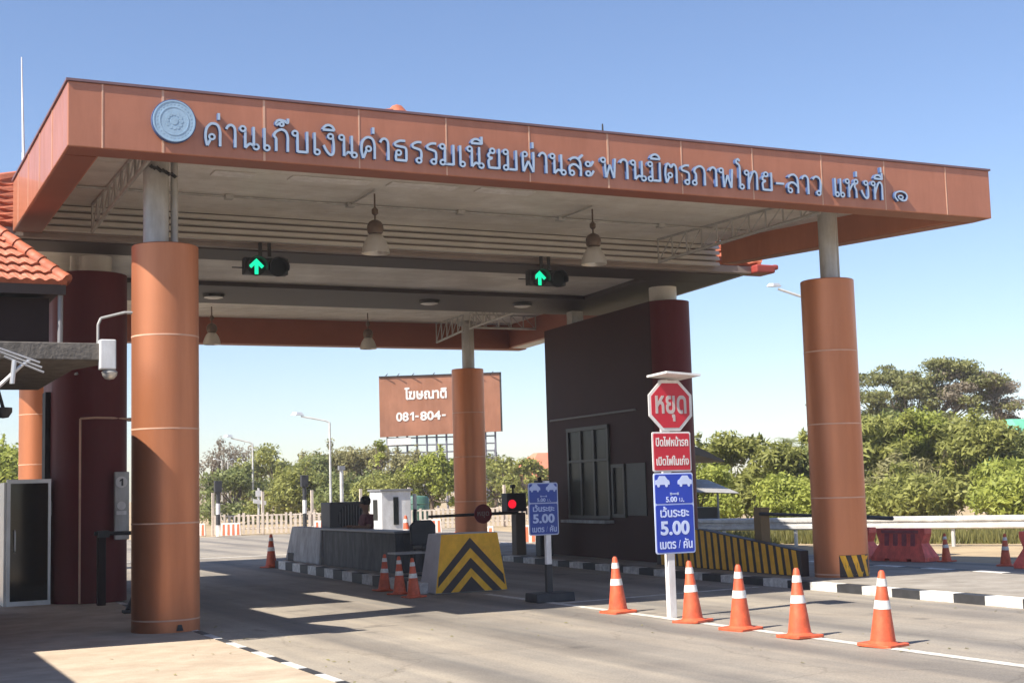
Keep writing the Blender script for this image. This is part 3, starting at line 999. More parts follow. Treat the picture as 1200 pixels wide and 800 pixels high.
# corner chevron guard on the right front column: painted sheet wrapped round the foot
mb = MB()
def wrap(mb, a0, a1, z0, z1, a0b, a1b, m, r=0.417, cx=13.86, cy=17.2, n=6):
    vs = []
    for i in range(n + 1):
        t = i / n
        ab = a0 + (a1 - a0) * t
        at = a0b + (a1b - a0b) * t
        vs.append((cx + r * math.cos(R(ab)), cy + r * math.sin(R(ab)), z0))
        vs.append((cx + r * math.cos(R(at)), cy + r * math.sin(R(at)), z1))
    mb.add(vs, [(2 * i, 2 * i + 2, 2 * i + 3, 2 * i + 1) for i in range(n)], m)
wrap(mb, 227, 304, 0.13, 0.46, 227, 304, 1, r=0.414, n=12)
for k in range(3):
    o_ = k * 24
    wrap(mb, 243 + o_, 255 + o_, 0.135, 0.455, 228 + o_, 240 + o_, 0)
wrap(mb, 266, 277, 0.15, 0.44, 290, 301, 0, r=0.4195)
mb.build('chevron_guard', [M['yellow'], M['stripe_black']], gate)

# lettering and emblem on the fascia
mb = MB()
YT = YF - 0.055
for s, xa, xb, zb in (('ด่านเก็บเงินค่าธรรมเนียมผ่านสะ', 3.86, 9.22, 5.785), ('พานมิตรภาพไทย-ลาว', 9.33, 13.10, 5.795), ('แห่งที่', 13.31, 14.27, 5.80), ('๑', 14.46, 14.76, 5.80)):
    looped_text(mb, s, xa, xb, zb, 0.275 if s != '๑' else 0.24, YT, 0.055)
mb.build('lettering', [M['letters'], M['letter_side']], gate)
mb = MB()
def disc_y(mb, cx, cz, r0, y0, y1, m=0, n=48):
    mb.prism_y([(cx + r0 * math.cos(2 * math.pi * i / n), cz + r0 * math.sin(2 * math.pi * i / n)) for i in range(n)], y0, y1, m)
disc_y(mb, 3.51, 6.045, 0.262, YF - 0.06, YF - 0.001, 1)
disc_y(mb, 3.51, 6.045, 0.252, YF - 0.066, YF - 0.05, 0)
def ring_y(mb, cx, cz, ri, ro, y0, y1, m=0, n=48, a0=0, a1=360):
    for i in range(n):
        t0, t1 = R(a0 + (a1 - a0) * i / n), R(a0 + (a1 - a0) * (i + 1) / n)
        q = [(cx + ro * math.cos(t0), cz + ro * math.sin(t0)), (cx + ro * math.cos(t1), cz + ro * math.sin(t1)),
             (cx + ri * math.cos(t1), cz + ri * math.sin(t1)), (cx + ri * math.cos(t0), cz + ri * math.sin(t0))]
        mb.prism_y(q, y0, y1, m)
ring_y(mb, 3.51, 6.045, 0.235, 0.25, YF - 0.070, YF - 0.06)
ring_y(mb, 3.51, 6.045, 0.165, 0.175, YF - 0.069, YF - 0.06)
for i in range(12):
    t = 2 * math.pi * i / 12
    disc_y(mb, 3.51 + 0.085 * math.cos(t), 6.045 + 0.085 * math.sin(t), 0.022, YF - 0.0685, YF - 0.06, 0, 10)
disc_y(mb, 3.51, 6.045, 0.045, YF - 0.0695, YF - 0.06, 0, 20)
for i in range(28):
    t = 2 * math.pi * i / 28
    disc_y(mb, 3.51 + 0.205 * math.cos(t), 6.045 + 0.205 * math.sin(t), 0.011, YF - 0.0675, YF - 0.06, 0, 6)
mb.build('emblem', [M['emblem'], M['letter_side']], gate, smooth=False)
# lightning pin on the fascia and the tall whip mast
mb = MB()
mb.cyl((9.46, YF + 0.1, Zt), (9.46, YF + 0.1, Zt + 0.16), 0.016, 0.01, 8)
mb.build('lightning_rod', M['darkmetal'], gate)
mast = thing('antenna_mast', 'thin white whip antenna rising behind the left end of the canopy', 'antenna', (2.40, 21.3, 5.5))
mb = MB()
mb.cyl((2.40, 21.3, 5.5), (2.38, 21.3, 6.75), 0.028, 0.026, 8)
mb.build('base_tube', M['signwhite'], mast)
mb = MB()
mb.cyl((2.38, 21.3, 6.75), (2.34, 21.3, 8.2), 0.022, 0.008, 8)
mb.build('whip', M['signwhite'], mast)

# ------------------------------------------------------------------ booths
def stadium(x0, x1, y0, y1, n=18, back=True):
    r = (x1 - x0) / 2
    cx = (x0 + x1) / 2
    pts = [(cx + r * math.cos(math.pi + math.pi * i / n), y0 + r + r * math.sin(math.pi + math.pi * i / n)) for i in range(n + 1)]
    if back:
        pts += [(x1, y1), (x0, y1)]
    return pts
bR = thing('toll_booth', 'tall dark maroon toll booth pylon with rounded end behind the stop sign', 'toll booth', (14.6, 25, 0.12))
mb = MB()
def skew(poly, y0=22.4, k=0.06):
    return [(x + (y - y0) * k, y) for x, y in poly]
mb.prism(skew(stadium(13.98, 14.86, 22.35, 27.75)), 0.12, 5.10)
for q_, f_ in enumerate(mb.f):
    if len(f_) == 4 and min(mb.v[i][1] for i in f_) > 22.7:      # shade on the flat sides, painted in as a near black brown
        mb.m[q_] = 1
mb.build('body', [M['maroon'], M['side_shade']], bR, smooth=True)
mb = MB()
mb.cyl((14.46, 22.95, 5.10), (14.46, 22.95, 5.50), 0.27, 0.27, 28)
mb.build('roof_stub', M['louver'], bR, smooth=True)
mb = MB()
mb.box(14.38, 14.66, 26.55, 26.8, 5.10, 5.45)
mb.build('roof_post', M['steel'], bR)
# window band on the left side (faces -X)
def wx(y): return 13.98 + (y - 22.4) * 0.06
def side_panel(mb, ya, yb, z0, z1, proud, thick=0.03, m=0):
    xa, xb = wx(ya) - proud, wx(yb) - proud
    mb.hexa([(xa, ya, z0), (xa + thick, ya, z0), (xb + thick, yb, z0), (xb, yb, z0)],
            [(xa, ya, z1), (xa + thick, ya, z1), (xb + thick, yb, z1), (xb, yb, z1)], m)
mb = MB()
for ya, yb, z0, z1 in ((24.62, 24.70, 0.98, 2.80), (25.28, 25.36, 0.98, 2.80), (25.92, 26.0, 0.98, 2.80), (26.55, 26.63, 0.98, 2.80),
                       (24.62, 26.63, 2.76, 2.84), (24.62, 26.63, 0.92, 0.99), (24.62, 26.63, 2.10, 2.15)):
    side_panel(mb, ya, yb, z0, z1, 0.05 if z1 - z0 > 1 else 0.058, 0.06)
w = mb.build('window', M['frame'], bR)
mb = MB()
side_panel(mb, 24.66, 26.6, 0.98, 2.78, 0.015, 0.02)
mb.build('pane', M['glass'], w)
mb = MB()
side_panel(mb, 24.55, 26.7, 0.84, 0.90, 0.22, 0.22)
mb.build('window_sill', M['greyblock'], bR)
mb = MB()
side_panel(mb, 23.95, 24.02, 0.98, 2.0, 0.05, 0.05)
side_panel(mb, 24.45, 24.52, 0.98, 2.0, 0.05, 0.05)
side_panel(mb, 23.95, 24.52, 1.95, 2.02, 0.055, 0.05)
side_panel(mb, 23.95, 24.52, 0.96, 1.03, 0.055, 0.05)
w2 = mb.build('window', M['frame'], bR)
mb = MB()
side_panel(mb, 23.98, 24.49, 1.0, 1.98, 0.012, 0.02)
mb.build('pane', M['glass'], w2)
mb = MB()
side_panel(mb, 23.1, 23.9, 1.0, 2.02, 0.02, 0.04)
mb.build('side_board', M['frame'], bR)
mb = MB()
mb.tube([(wx(27.5) - 0.03, 27.5, 3.06), (wx(23.4) - 0.03, 23.4, 3.06)], 0.022, 8)
mb.build('conduit', M['grey'], bR)

bL = thing('toll_booth', 'tall dark maroon toll booth pylon beside the number 1 lane plate', 'toll booth', (3.55, 25, 0.03))
mb = MB()
mb.prism([(x + max(0, y - 22.8) * 0.095, y) for x, y in stadium(2.98, 4.14, 22.15, 26.0)], 0.03, 5.16)
mb.build('body', M['maroon'], bL, smooth=True)
mb = MB()
mb.cyl((3.68, 22.9, 5.16), (3.68, 22.9, 5.62), 0.25, 0.25, 28)
mb.cyl((3.33, 22.9, 5.16), (3.33, 22.9, 5.62), 0.05, 0.05, 10)
mb.build('roof_stub', M['louver'], bL, smooth=True)
mb = MB()
mb.box(2.90, 2.985, 22.75, 23.1, 0.03, 3.3)
mb.build('side_cabinet', M['maroon_dark'], bL)
mb = MB()
mb.tube([(3.345, 22.19, 0.04), (3.345, 22.19, 2.85), (3.56, 22.13, 2.86), (3.80, 22.19, 2.86), (4.06, 22.42, 2.86), (4.17, 22.7, 2.86)], 0.017, 8)
mb.cyl((4.15, 22.7, 2.86), (4.24, 22.7, 2.86), 0.03, 0.03, 8)
mb.build('conduit', M['joint'], bL)
mb = MB()
mb.tube([(3.01, 22.75, 0.05), (3.01, 22.75, 3.4), (3.3, 22.2, 3.55)], 0.022, 8)
mb.box(2.93, 3.03, 22.62, 22.72, 1.38, 1.60)
mb.build('cable', M['grey'], bL)

# lane number plate
lp = thing('lane_number_plate', 'narrow grey lane plate with white circle number 1 on the maroon booth', 'sign', (3.94, 22.16, 0.98))
mb = MB()
mb.box(3.845, 4.065, 22.06, 22.14, 0.98, 2.02)
mb.build('panel', M['steel'], lp, bevel=0.012)
mb = MB()
disc_y(mb, 3.945, 1.86, 0.088, 22.045, 22.06)
disc_y(mb, 3.945, 1.50, 0.065, 22.045, 22.06, 0, 24)
mb.box(3.87, 4.02, 22.045, 22.06, 1.36, 1.42)
mb.build('roundel', M['signwhite'], lp)
mb = MB()
one_mb(mb, 3.945, 1.805, 0.11, 22.038, 0.006)
mb.build('numeral', M['black'], lp)
# short black boom hidden behind the copper column
ba = thing('boom_barrier', 'black boom arm passing behind the sunlit front column', 'barrier', (3.7, 21.5, 0.03))
mb = MB()
mb.box(3.50, 3.66, 21.42, 21.58, 1.04, 1.14)
mb.tube([(3.45, 21.5, 1.10), (4.75, 21.5, 1.08)], 0.03, 8)
mb.build('arm', M['black'], ba)
mb = MB()
mb.box(3.52, 3.64, 21.60, 21.72, 0.03, 1.12)
mb.build('post', M['maroon_dark'], ba, bevel=0.01)
pr = thing('leaning_prop', 'short black rod leaning behind the foot of the sunlit front column', 'rod', (3.75, 20.1, 0.03))
mb = MB()
mb.cyl((3.66, 19.9, 0.05), (4.05, 20.5, 0.62), 0.055, 0.05, 10)
mb.build('rod', M['black'], pr)
mb = MB()
mb.box(3.58, 3.76, 19.82, 20.0, 0.03, 0.075)
mb.build('foot', M['black'], pr, bevel=0.01)

# glazed cabinet left of the booth
gc = thing('glass_cabinet', 'dark glass cabinet with pale aluminium frame left of the maroon booth', 'cabinet', (2.65, 22.9, 0.03))
mb = MB()
mb.box(2.36, 2.93, 22.60, 23.3, 0.03, 1.88)
mb.build('body', M['darkmetal'], gc)
mb = MB()
for x0, x1 in ((2.325, 2.375), (2.925, 2.965)):
    mb.box(x0, x1, 22.52, 22.60, 0.09, 1.88)
mb.box(2.324, 2.966, 22.515, 22.605, 1.88, 1.94)
mb.box(2.324, 2.966, 22.515, 22.605, 0.03, 0.10)
mb.box(2.29, 2.324, 22.6, 23.3, 0.03, 1.9)
dr = mb.build('frame', M['alu'], gc)
mb = MB()
mb.box(2.376, 2.924, 22.55, 22.565, 0.10, 1.88)
mb.build('pane', mat('door_glass', (0.012, 0.014, 0.015), 0.08, spec=0.55), dr)
mb = MB()
mb.tube([(2.44, 22.50, 0.85), (2.44, 22.48, 0.87), (2.44, 22.48, 1.15), (2.44, 22.50, 1.17)], 0.012, 8)
mb.build('handle', M['alu'], dr)

# ------------------------------------------------------------------ toll office at the left, its flat slab and tiled roof
of = thing('toll_office', 'toll office corner with orange clay tile hip roof at the left edge', 'building', (-0.5, 20, 0.03))
mb = MB()
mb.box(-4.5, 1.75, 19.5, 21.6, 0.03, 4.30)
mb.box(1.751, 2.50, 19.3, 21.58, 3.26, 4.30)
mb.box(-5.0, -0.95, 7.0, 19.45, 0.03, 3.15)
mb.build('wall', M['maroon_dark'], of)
k0, k1, k2, k3 = (-5.2, 18.9, 4.43), (2.67, 18.9, 4.43), (2.67, 21.7, 4.43), (-5.2, 21.7, 4.43)
ap = (1.25, 20.3, 5.80)
ap2 = (-3.6, 20.3, 5.80)
mb = MB()
def tile_quad(mb, a, b, c, d, rows, step, amp=0.045):
    """eave a-b, ridge d-c (d above a)"""
    a, b, c, d = map(Vector, (a, b, c, d))
    ex = (b - a).normalized()
    nrm = (b - a).cross(d - a).normalized()
    for i in range(rows):
        l0, r0, l1, r1 = a.lerp(d, i / rows), b.lerp(c, i / rows), a.lerp(d, (i + 1) / rows), b.lerp(c, (i + 1) / rows)
        n = max(2, int((r0 - l0).length / (step / 6)))
        vs = []
        for l, r_, lift in ((l0, r0, 0.05), (l1, r1, 0.012)):
            for k in range(n + 1):
                p = l.lerp(r_, k / n)
                vs.append(p + nrm * (amp * abs(math.sin(math.pi * (p - a).dot(ex) / step)) + lift))
        low = [l0.lerp(r0, k / n) for k in range(n + 1)]
        mb.add(vs, [(k, k + 1, n + 2 + k, n + 1 + k) for k in range(n)])
        mb.add(vs[:n + 1] + low, [(n + 1 + k, n + 2 + k, k + 1, k) for k in range(n)])
tile_quad(mb, k0, k1, ap, ap2, 11, 0.155)
tile_face(mb, k1, k2, ap, 11, 0.155)
tile_quad(mb, k2, k3, ap2, ap, 11, 0.155)
mb.build('tile_roof', M['tile'], of)
mb = MB()
for c, a_ in ((k1, ap), (k2, ap), (ap, ap2)):
    a, b = Vector(c), Vector(a_)
    n = max(7, int((b - a).length / 0.24))
    for i in range(n):
        mb.cyl(a.lerp(b, i / n) + Vector((0, 0, .06)), a.lerp(b, (i + 1.15) / n) + Vector((0, 0, .06)), 0.095, 0.075, 10)
mb.build('ridge_tile', M['tile'], of, smooth=True)
mb = MB()
mb.box(-5.15, 2.62, 18.95, 21.65, 4.36, 4.42)
mb.box(-5.19, 2.66, 18.905, 18.945, 4.30, 4.46)
mb.build('soffit', M['spine_dark'], of)
mb = MB()
mb.cyl((2.60, 18.98, 3.24), (2.60, 18.98, 4.36), 0.035, 0.035, 10)
mb.build('downpipe', M['grey'], of)
# flat concrete slab canopy
mb = MB()
mb.prism([(-0.95, 15.0), (2.57, 15.0), (2.57, 15.5), (2.36, 16.2), (2.36, 19.2), (-0.95, 19.2)], 3.06, 3.24)
mb.build('canopy_slab', mat('weathered_slab', (0.13, 0.115, 0.10), 0.9, var=0.35, scale=6, bump=0.5, bscale=25), of, bevel=0.01)
mb = MB()
mb.box(2.45, 2.615, 14.93, 15.08, 2.96, 3.275)
mb.build('junction_box', M['cabin'], of, bevel=0.012)
mb = MB()
mb.tube([(2.47, 15.2, 3.25), (2.47, 15.2, 3.46), (2.50, 15.2, 3.53), (2.75, 15.2, 3.60), (2.83, 15.2, 3.60)], 0.014, 8)
mb.build('cable_arm', M['steel'], of)
mb = MB()
for k in range(3):
    mb.tube([(1.40 + 0.05 * k, 14.96, 3.18 - 0.05 * k), (1.85 + 0.02 * k, 14.96, 3.02 - 0.05 * k)], 0.012, 6)
mb.cyl((1.58, 14.95, 2.80), (1.60, 14.95, 3.04), 0.025, 0.025, 8)
mb.tube([(1.38, 14.97, 2.7), (1.66, 14.97, 2.98), (1.75, 14.97, 3.05)], 0.02, 8)
mb.build('bracket', M['alu'], of)
cc = thing('dome_camera', 'small dome camera under the pale box on the slab canopy', 'camera', (2.57, 15.02, 2.92))
mb = MB()
mb.cyl((2.56, 15.01, 2.96), (2.56, 15.01, 2.93), 0.06, 0.085, 20)
mb.build('collar', M['steel'], cc, smooth=True)
mb = MB()
mb.lathe([(0.0, -0.075), (0.045, -0.065), (0.075, -0.03), (0.08, 0.0)], (2.56, 15.01, 2.928), 20)
mb.build('dome', M['shade'], cc, smooth=True)
cc2 = thing('wall_camera', 'dark camera hanging at the left edge of the picture below the slab', 'camera', (1.64, 16.6, 2.7))
mb = MB()
mb.lathe([(0.0, -0.10), (0.06, -0.09), (0.10, -0.03), (0.10, 0.02), (0.0, 0.03)], (1.66, 16.6, 2.64), 16)
mb.build('dome', M['black'], cc2, smooth=True)
mb = MB()
mb.tube([(1.66, 16.6, 2.66), (1.55, 16.6, 3.06)], 0.02, 8)
mb.build('arm', M['black'], cc2)

# ------------------------------------------------------------------ lamps under the roof
def pendant():
    t = thing('pendant_lamp', 'bell shaped pendant lamp over the left lane near the front fascia', 'lamp', (0, 0, 0), 'pendant lamps under the canopy')
    mb = MB()
    mb.cyl((0, 0, -0.40), (0, 0, 0), 0.014, 0.014, 8)
    mb.lathe([(0.02, 0), (0.05, 0.03), (0.05, 0.09), (0.02, 0.12)], (0, 0, -0.33), 12)
    mb.build('hanger', M['lamphousing'], t, smooth=True, local=True)
    mb = MB()
    mb.lathe([(0.07, -0.02), (0.11, 0.0), (0.125, 0.06), (0.12, 0.12), (0.09, 0.17), (0.04, 0.20)], (0, 0, -0.60), 20)
    mb.build('housing', M['lamphousing'], t, smooth=True, local=True)
    mb = MB()
    prof = [(0.075, 0.0), (0.11, -0.03), (0.16, -0.11), (0.195, -0.20), (0.21, -0.29)]
    mb.lathe([(r - 0.006, z) for r, z in prof] , (0, 0, -0.61), 24)
    b = MB()
    n = 28
    outer = prof
    inner = [(r - 0.008, z) for r, z in prof][::-1]
    loop = outer + inner
    for r, z in loop:
        for i in range(n):
            a = 2 * math.pi * i / n
            b.v.append((r * math.cos(a), r * math.sin(a), z - 0.61))
    K = len(loop)
    for j in range(K):
        for i in range(n):
            b.f.append([j * n + i, ((j + 1) % K) * n + i, ((j + 1) % K) * n + (i + 1) % n, j * n + (i + 1) % n])
            b.m.append(0)
    b.build('shade', M['shade'], t, smooth=True, local=True)
    mb = MB()
    mb.lathe([(0.0, -0.12), (0.05, -0.10), (0.06, -0.04), (0.03, 0.06)], (0, 0, -0.76), 14)
    mb.build('bulb', M['bulb'], t, smooth=True, local=True)
    return t
pl = pendant()
for i, (x, y, z, lab) in enumerate([(7.12, 19.2, 6.02, 'bell shaped pendant lamp over the left lane near the front fascia'),
                                 (10.83, 19.2, 6.02, 'bell shaped pendant lamp over the right lane near the front fascia'),
                                 (7.85, 32.3, 6.05, 'small dark pendant lamp at the rear canopy half hidden by the front column'),
                                 (11.85, 32.6, 6.05, 'small dark pendant lamp hanging before the rear fascia left of the rear column')]):
    o = pl if i == 0 else copy_tree(pl)
    o.location = (x * ROOF_K, y * ROOF_K, 1.6 + (z - 1.6) * ROOF_K)
    o.scale = (ROOF_K,) * 3
    o['label'] = lab
dl = thing('downlight', 'flush ceiling light on the dark beam', 'lamp', (0, 0, 0), 'flush lights on the dark beam')
mb = MB()
mb.lathe([(0.20, -0.05), (0.21, 0.0)], (0, 0, 0), 20)
mb.build('rim', M['darkmetal'], dl, smooth=True, local=True)
mb = MB()
mb.lathe([(0.0, -0.075), (0.12, -0.07), (0.18, -0.052)], (0, 0, 0), 20)
mb.build('lens', M['bulb'], dl, smooth=True, local=True)
for i, (x, y, lab) in enumerate([(6.65, 27.2, 'flush round light on the dark beam below the left green arrow'),
                            (11.2, 27.0, 'flush round light on the dark beam midway between both green arrows'),
                            (13.35, 26.9, 'flush round light on the dark beam close left of the right green arrow')]):
    o = dl if i == 0 else copy_tree(dl)
    o.location = (x * ROOF_K, y * ROOF_K, 1.6 + (5.583 - 1.6) * ROOF_K)
    o['label'] = lab

# lane signals
def lane_signal():
    t = thing('lane_signal', 'lane signal', 'traffic light', (0, 0, 0), 'lane signals with green arrows')
    mb = MB()
    mb.box(-0.36, 0.36, -0.06, 0.12, -0.111, 0.155)
    mb.box(-0.55, -0.36, 0.0, 0.03, -0.02, 0.0)
    mb.build('housing', M['black'], t, bevel=0.03, local=True)
    mb = MB()
    mb.box(-0.10, -0.05, 0.02, 0.06, 0.19, 0.42)
    mb.box(0.05, 0.10, 0.02, 0.06, 0.19, 0.42)
    mb.build('hanger', M['darkmetal'], t, local=True)
    for sx in (-0.17, 0.18):
        mb = MB()
        ring_y(mb, sx, 0, 0.15, 0.165, -0.20, -0.061, 0, 28, -20, 200)
        mb.build('visor', M['black'], t, local=True)
    mb = MB()
    disc_y(mb, 0.18, 0, 0.145, -0.07, -0.058, 0, 28)
    mb.build('dark_lens', M['glass'], t, local=True)
    mb = MB()
    disc_y(mb, -0.17, 0, 0.145, -0.068, -0.058, 0, 28)
    l = mb.build('lit_lens', M['glass'], t, local=True)
    mb = MB()
    ar = [(-0.03, -0.12), (0.03, -0.12), (0.03, 0.03), (0.085, -0.025), (0.125, 0.015), (0.0, 0.135), (-0.125, 0.015), (-0.085, -0.025), (-0.03, 0.03)]
    mb.prism_y([(-0.17 + x, z) for x, z in ar], -0.078, -0.0685)
    mb.build('arrow', M['green_led'], l, local=True)
    return t
ls = lane_signal()
ls.location = (6.16 * ROOF_K, 21.72 * ROOF_K, 1.6 + 3.65 * ROOF_K)
ls.scale = (ROOF_K,) * 3
ls['label'] = 'black lane signal with green up arrow over the left lane beside the front column'
ls2 = copy_tree(ls)
ls2.location = (11.27 * ROOF_K, 21.72 * ROOF_K, 1.6 + 3.67 * ROOF_K)
ls2['label'] = 'black lane signal with green up arrow over the right lane near the maroon pylon'

# ------------------------------------------------------------------ cones
def make_cone():
    t = thing('traffic_cone', 'cone', 'traffic cone', (0, 0, 0), 'orange traffic cones')
    mb = MB()
    h = 0.70
    rr = lambda z: 0.125 - (0.125 - 0.028) * z / h
    mb.lathe([(0.15, 0.025), (rr(0.05), 0.05), (rr(0.2), 0.2), (rr(h - .02), h - .02), (0.018, h)], (0, 0, 0), 28)
    b = mb.build('body', M['orange'], t, smooth=True, local=True)
    mb = MB()
    mb.prism([(-0.18, -0.16), (-0.16, -0.18), (0.16, -0.18), (0.18, -0.16), (0.18, 0.16), (0.16, 0.18), (-0.16, 0.18), (-0.18, 0.16)], 0.0, 0.03)
    mb.build('base', M['orange'], t, bevel=0.006, local=True)
    for z0, z1 in ((0.345, 0.425), (0.555, 0.625)):
        mb = MB()
        mb.lathe([(rr(z0) + 0.003, z0), (rr(z1) + 0.003, z1)], (0, 0, 0), 28)
        mb.build('reflective_band', M['cone_white'], t, smooth=True, local=True)
    return t
cone0 = make_cone()
cone_spots = [
    (8.88, 15.43, 1, 0.1, 'orange cone on the white line left of the tall signpost'),
    (8.93, 13.80, 1, 0.4, 'orange cone just right of the white signpost foot'),
    (8.86, 12.75, 1, 0.2, 'orange cone on the white line before the striped wall'),
    (8.88, 11.74, 1, 0.05, 'orange cone on the white line before the right front column'),
    (9.02, 10.64, 1.02, 0.3, 'nearest and largest orange cone at the right end of the row'),
    (8.00, 21.45, 0.84, 0.2, 'first orange cone right after the counter, leftmost of three by the chevron block'),
    (7.92, 20.55, 0.84, 0.5, 'middle orange cone of the three left of the chevron block'),
    (7.86, 19.80, 0.84, 0.1, 'orange cone closest to the left side of the chevron block'),
    (18.75, 20.2, 0.75, 0.1, 'dark shaded cone right of the red plastic barrier behind the right column'),
    (18.50, 18.48, 0.80, 0.6, 'dark shaded cone beside the barrier cut off by the right edge'),
    (18.3, 25.4, 0.80, 0.2, 'shaded cone seen between the boom post and the right column'),
    (18.4, 30.0, 0.75, 0.2, 'small shaded cone under the guardrail above the striped wall'),
    (13.9, 35.4, 1.35, 0.3, 'tall orange cone behind the three cones and the counter'),
    (8.66, 30.3, 1.05, 0.3, 'dark cone at the far left end of the middle kerb'),
]
for i, (x, y, s, rz, lab) in enumerate(cone_spots):
    o = cone0 if i == 0 else copy_tree(cone0)
    o.location = (x, y, 0.006)
    o.scale = (s, s, s)
    o.rotation_euler = (R(rnd.uniform(-2.2, 2.2)), R(rnd.uniform(-2.2, 2.2)), rz)
    o['label'] = lab

# ------------------------------------------------------------------ signs
def octagon(cx, cz, r):
    return [(cx + r * math.cos(R(22.5 + 45 * i)), cz + r * math.sin(R(22.5 + 45 * i))) for i in range(8)]
def rrect(x0, x1, z0, z1, r, n=5):
    p = []
    for cx, cz, a in ((x1 - r, z0 + r, -90), (x1 - r, z1 - r, 0), (x0 + r, z1 - r, 90), (x0 + r, z0 + r, 180)):
        for i in range(n + 1):
            p.append((cx + r * math.cos(R(a + 90 * i / n)), cz + r * math.sin(R(a + 90 * i / n))))
    return p
def car_icon(mb, x, z, w, y, flip):
    prof = [(0, .10), (0, .32), (.05, .38), (.16, .40), (.30, .62), (.68, .62), (.86, .40), (.97, .34), (1, .26), (1, .10), (.88, .10), (.84, .0), (.72, .0), (.67, .10), (.33, .10), (.28, .0), (.16, .0), (.12, .10)]
    q = [((1 - a) if flip else a, b) for a, b in prof]
    if flip: q = q[::-1]
    mb.prism_y([(x + a * w, z + b * w) for a, b in q][::1], y - 0.003, y)
    for a in (0.22, 0.78):
        mb.prism_y([(x + (a + 0.085 * math.cos(2 * math.pi * i / 12)) * w, z + (0.035 + 0.085 * math.sin(2 * math.pi * i / 12)) * w) for i in range(12)], y - 0.0045, y)
def blue_panel(parent, cx, zb, w, h, y, m_frame, m_blue, m_txt):
    """blue two-field panel with cars and a distance"""
    x0, x1, z1 = cx - w / 2, cx + w / 2, zb + h
    mb = MB()
    mb.prism_y(rrect(x0, x1, zb, z1, 0.03), y, y + 0.012)
    p = mb.build('distance_panel', m_frame, parent, bevel=0.002)
    mb = MB()
    mb.prism_y(rrect(x0 + 0.016, x1 - 0.016, zb + 0.016, zb + h * 0.61 - 0.008, 0.022), y - 0.003, y)
    mb.prism_y(rrect(x0 + 0.016, x1 - 0.016, zb + h * 0.61 + 0.008, z1 - 0.016, 0.022), y - 0.003, y)
    mb.build('blue_field', m_blue, p)
    mb = MB()
    yt = y - 0.003
    cw = w * 0.36
    car_icon(mb, x0 + 0.02, zb + h * 0.835, cw, yt, False)
    car_icon(mb, x1 - 0.02 - cw, zb + h * 0.835, cw, yt, True)
    mb.box(cx - w * 0.10, cx + w * 0.12, yt - 0.003, yt, zb + h * 0.735, zb + h * 0.745)
    mb.box(cx - w * 0.10, cx - w * 0.06, yt - 0.003, yt, zb + h * 0.725, zb + h * 0.755)
    mb.box(cx + w * 0.08, cx + w * 0.12, yt - 0.003, yt, zb + h * 0.725, zb + h * 0.755)
    text_mb('5.00 ม.', cx - w * 0.21, cx + w * 0.25, zb + h * 0.64, h * 0.052, yt - 0.003, 0.003, 0.02, mb)
    text_mb('เว้นระยะ', cx - w * 0.36, cx + w * 0.36, zb + h * 0.455, h * 0.085, yt - 0.003, 0.003, 0.02, mb)
    text_mb('5.00', cx - w * 0.37, cx + w * 0.36, zb + h * 0.24, h * 0.128, yt - 0.003, 0.003, 0.035, mb)
    text_mb('เมตร / คัน', cx - w * 0.40, cx + w * 0.42, zb + h * 0.065, h * 0.085, yt - 0.003, 0.003, 0.02, mb)
    mb.build('lettering', m_txt, p)
    return p
sp = thing('signpost', 'tall white signpost with red octagon, red panel and blue distance panel', 'traffic sign', (9.02, 14.3, 0))
YS = 14.36
mb = MB()
mb.box(8.985, 9.085, 14.375, 14.455, 0.0, 2.86)
mb.build('pole', M['signwhite'], sp, bevel=0.008)
mb = MB()
mb.prism_y(octagon(9.095, 2.545, 0.335), YS, YS + 0.012)
oc = mb.build('octagon_panel', M['signwhite'], sp, bevel=0.002)
mb = MB()
mb.prism_y(octagon(9.095, 2.545, 0.292), YS - 0.004, YS)
mb.build('red_field', M['signred'], oc)
mb = MB()
text_mb('หยุด', 8.88, 9.32, 2.455, 0.205, YS - 0.007, 0.003, 0.022, mb)
mb.build('lettering', M['signgrey'], oc)
mb = MB()
mb.prism_y(rrect(8.815, 9.365, 1.745, 2.225, 0.025), YS, YS + 0.012)
rp_ = mb.build('red_panel', M['signwhite'], sp, bevel=0.002)
mb = MB()
mb.prism_y(rrect(8.835, 9.345, 1.765, 2.205, 0.015), YS - 0.004, YS)
mb.build('red_field', M['signred'], rp_)
mb = MB()
text_mb('ปิดไฟหน้ารถ', 8.865, 9.325, 2.055, 0.075, YS - 0.007, 0.003, 0.02, mb)
text_mb('เปิดไฟในเก๋ง', 8.865, 9.325, 1.825, 0.075, YS - 0.007, 0.003, 0.02, mb)
mb.build('lettering', M['signwhite'], rp_)
blue_panel(sp, 9.095, 0.765, 0.56, 0.965, YS, M['signpale'], M['signblue'], M['signpale'])
mb = MB()
mb.hexa([(8.82, 13.98, 2.905), (9.30, 13.98, 2.875), (9.34, 14.5, 2.865), (8.86, 14.5, 2.895)], [(8.82, 13.98, 2.93), (9.30, 13.98, 2.90), (9.34, 14.5, 2.89), (8.86, 14.5, 2.92)])
mb.build('roof_shade', M['signwhite'], sp)

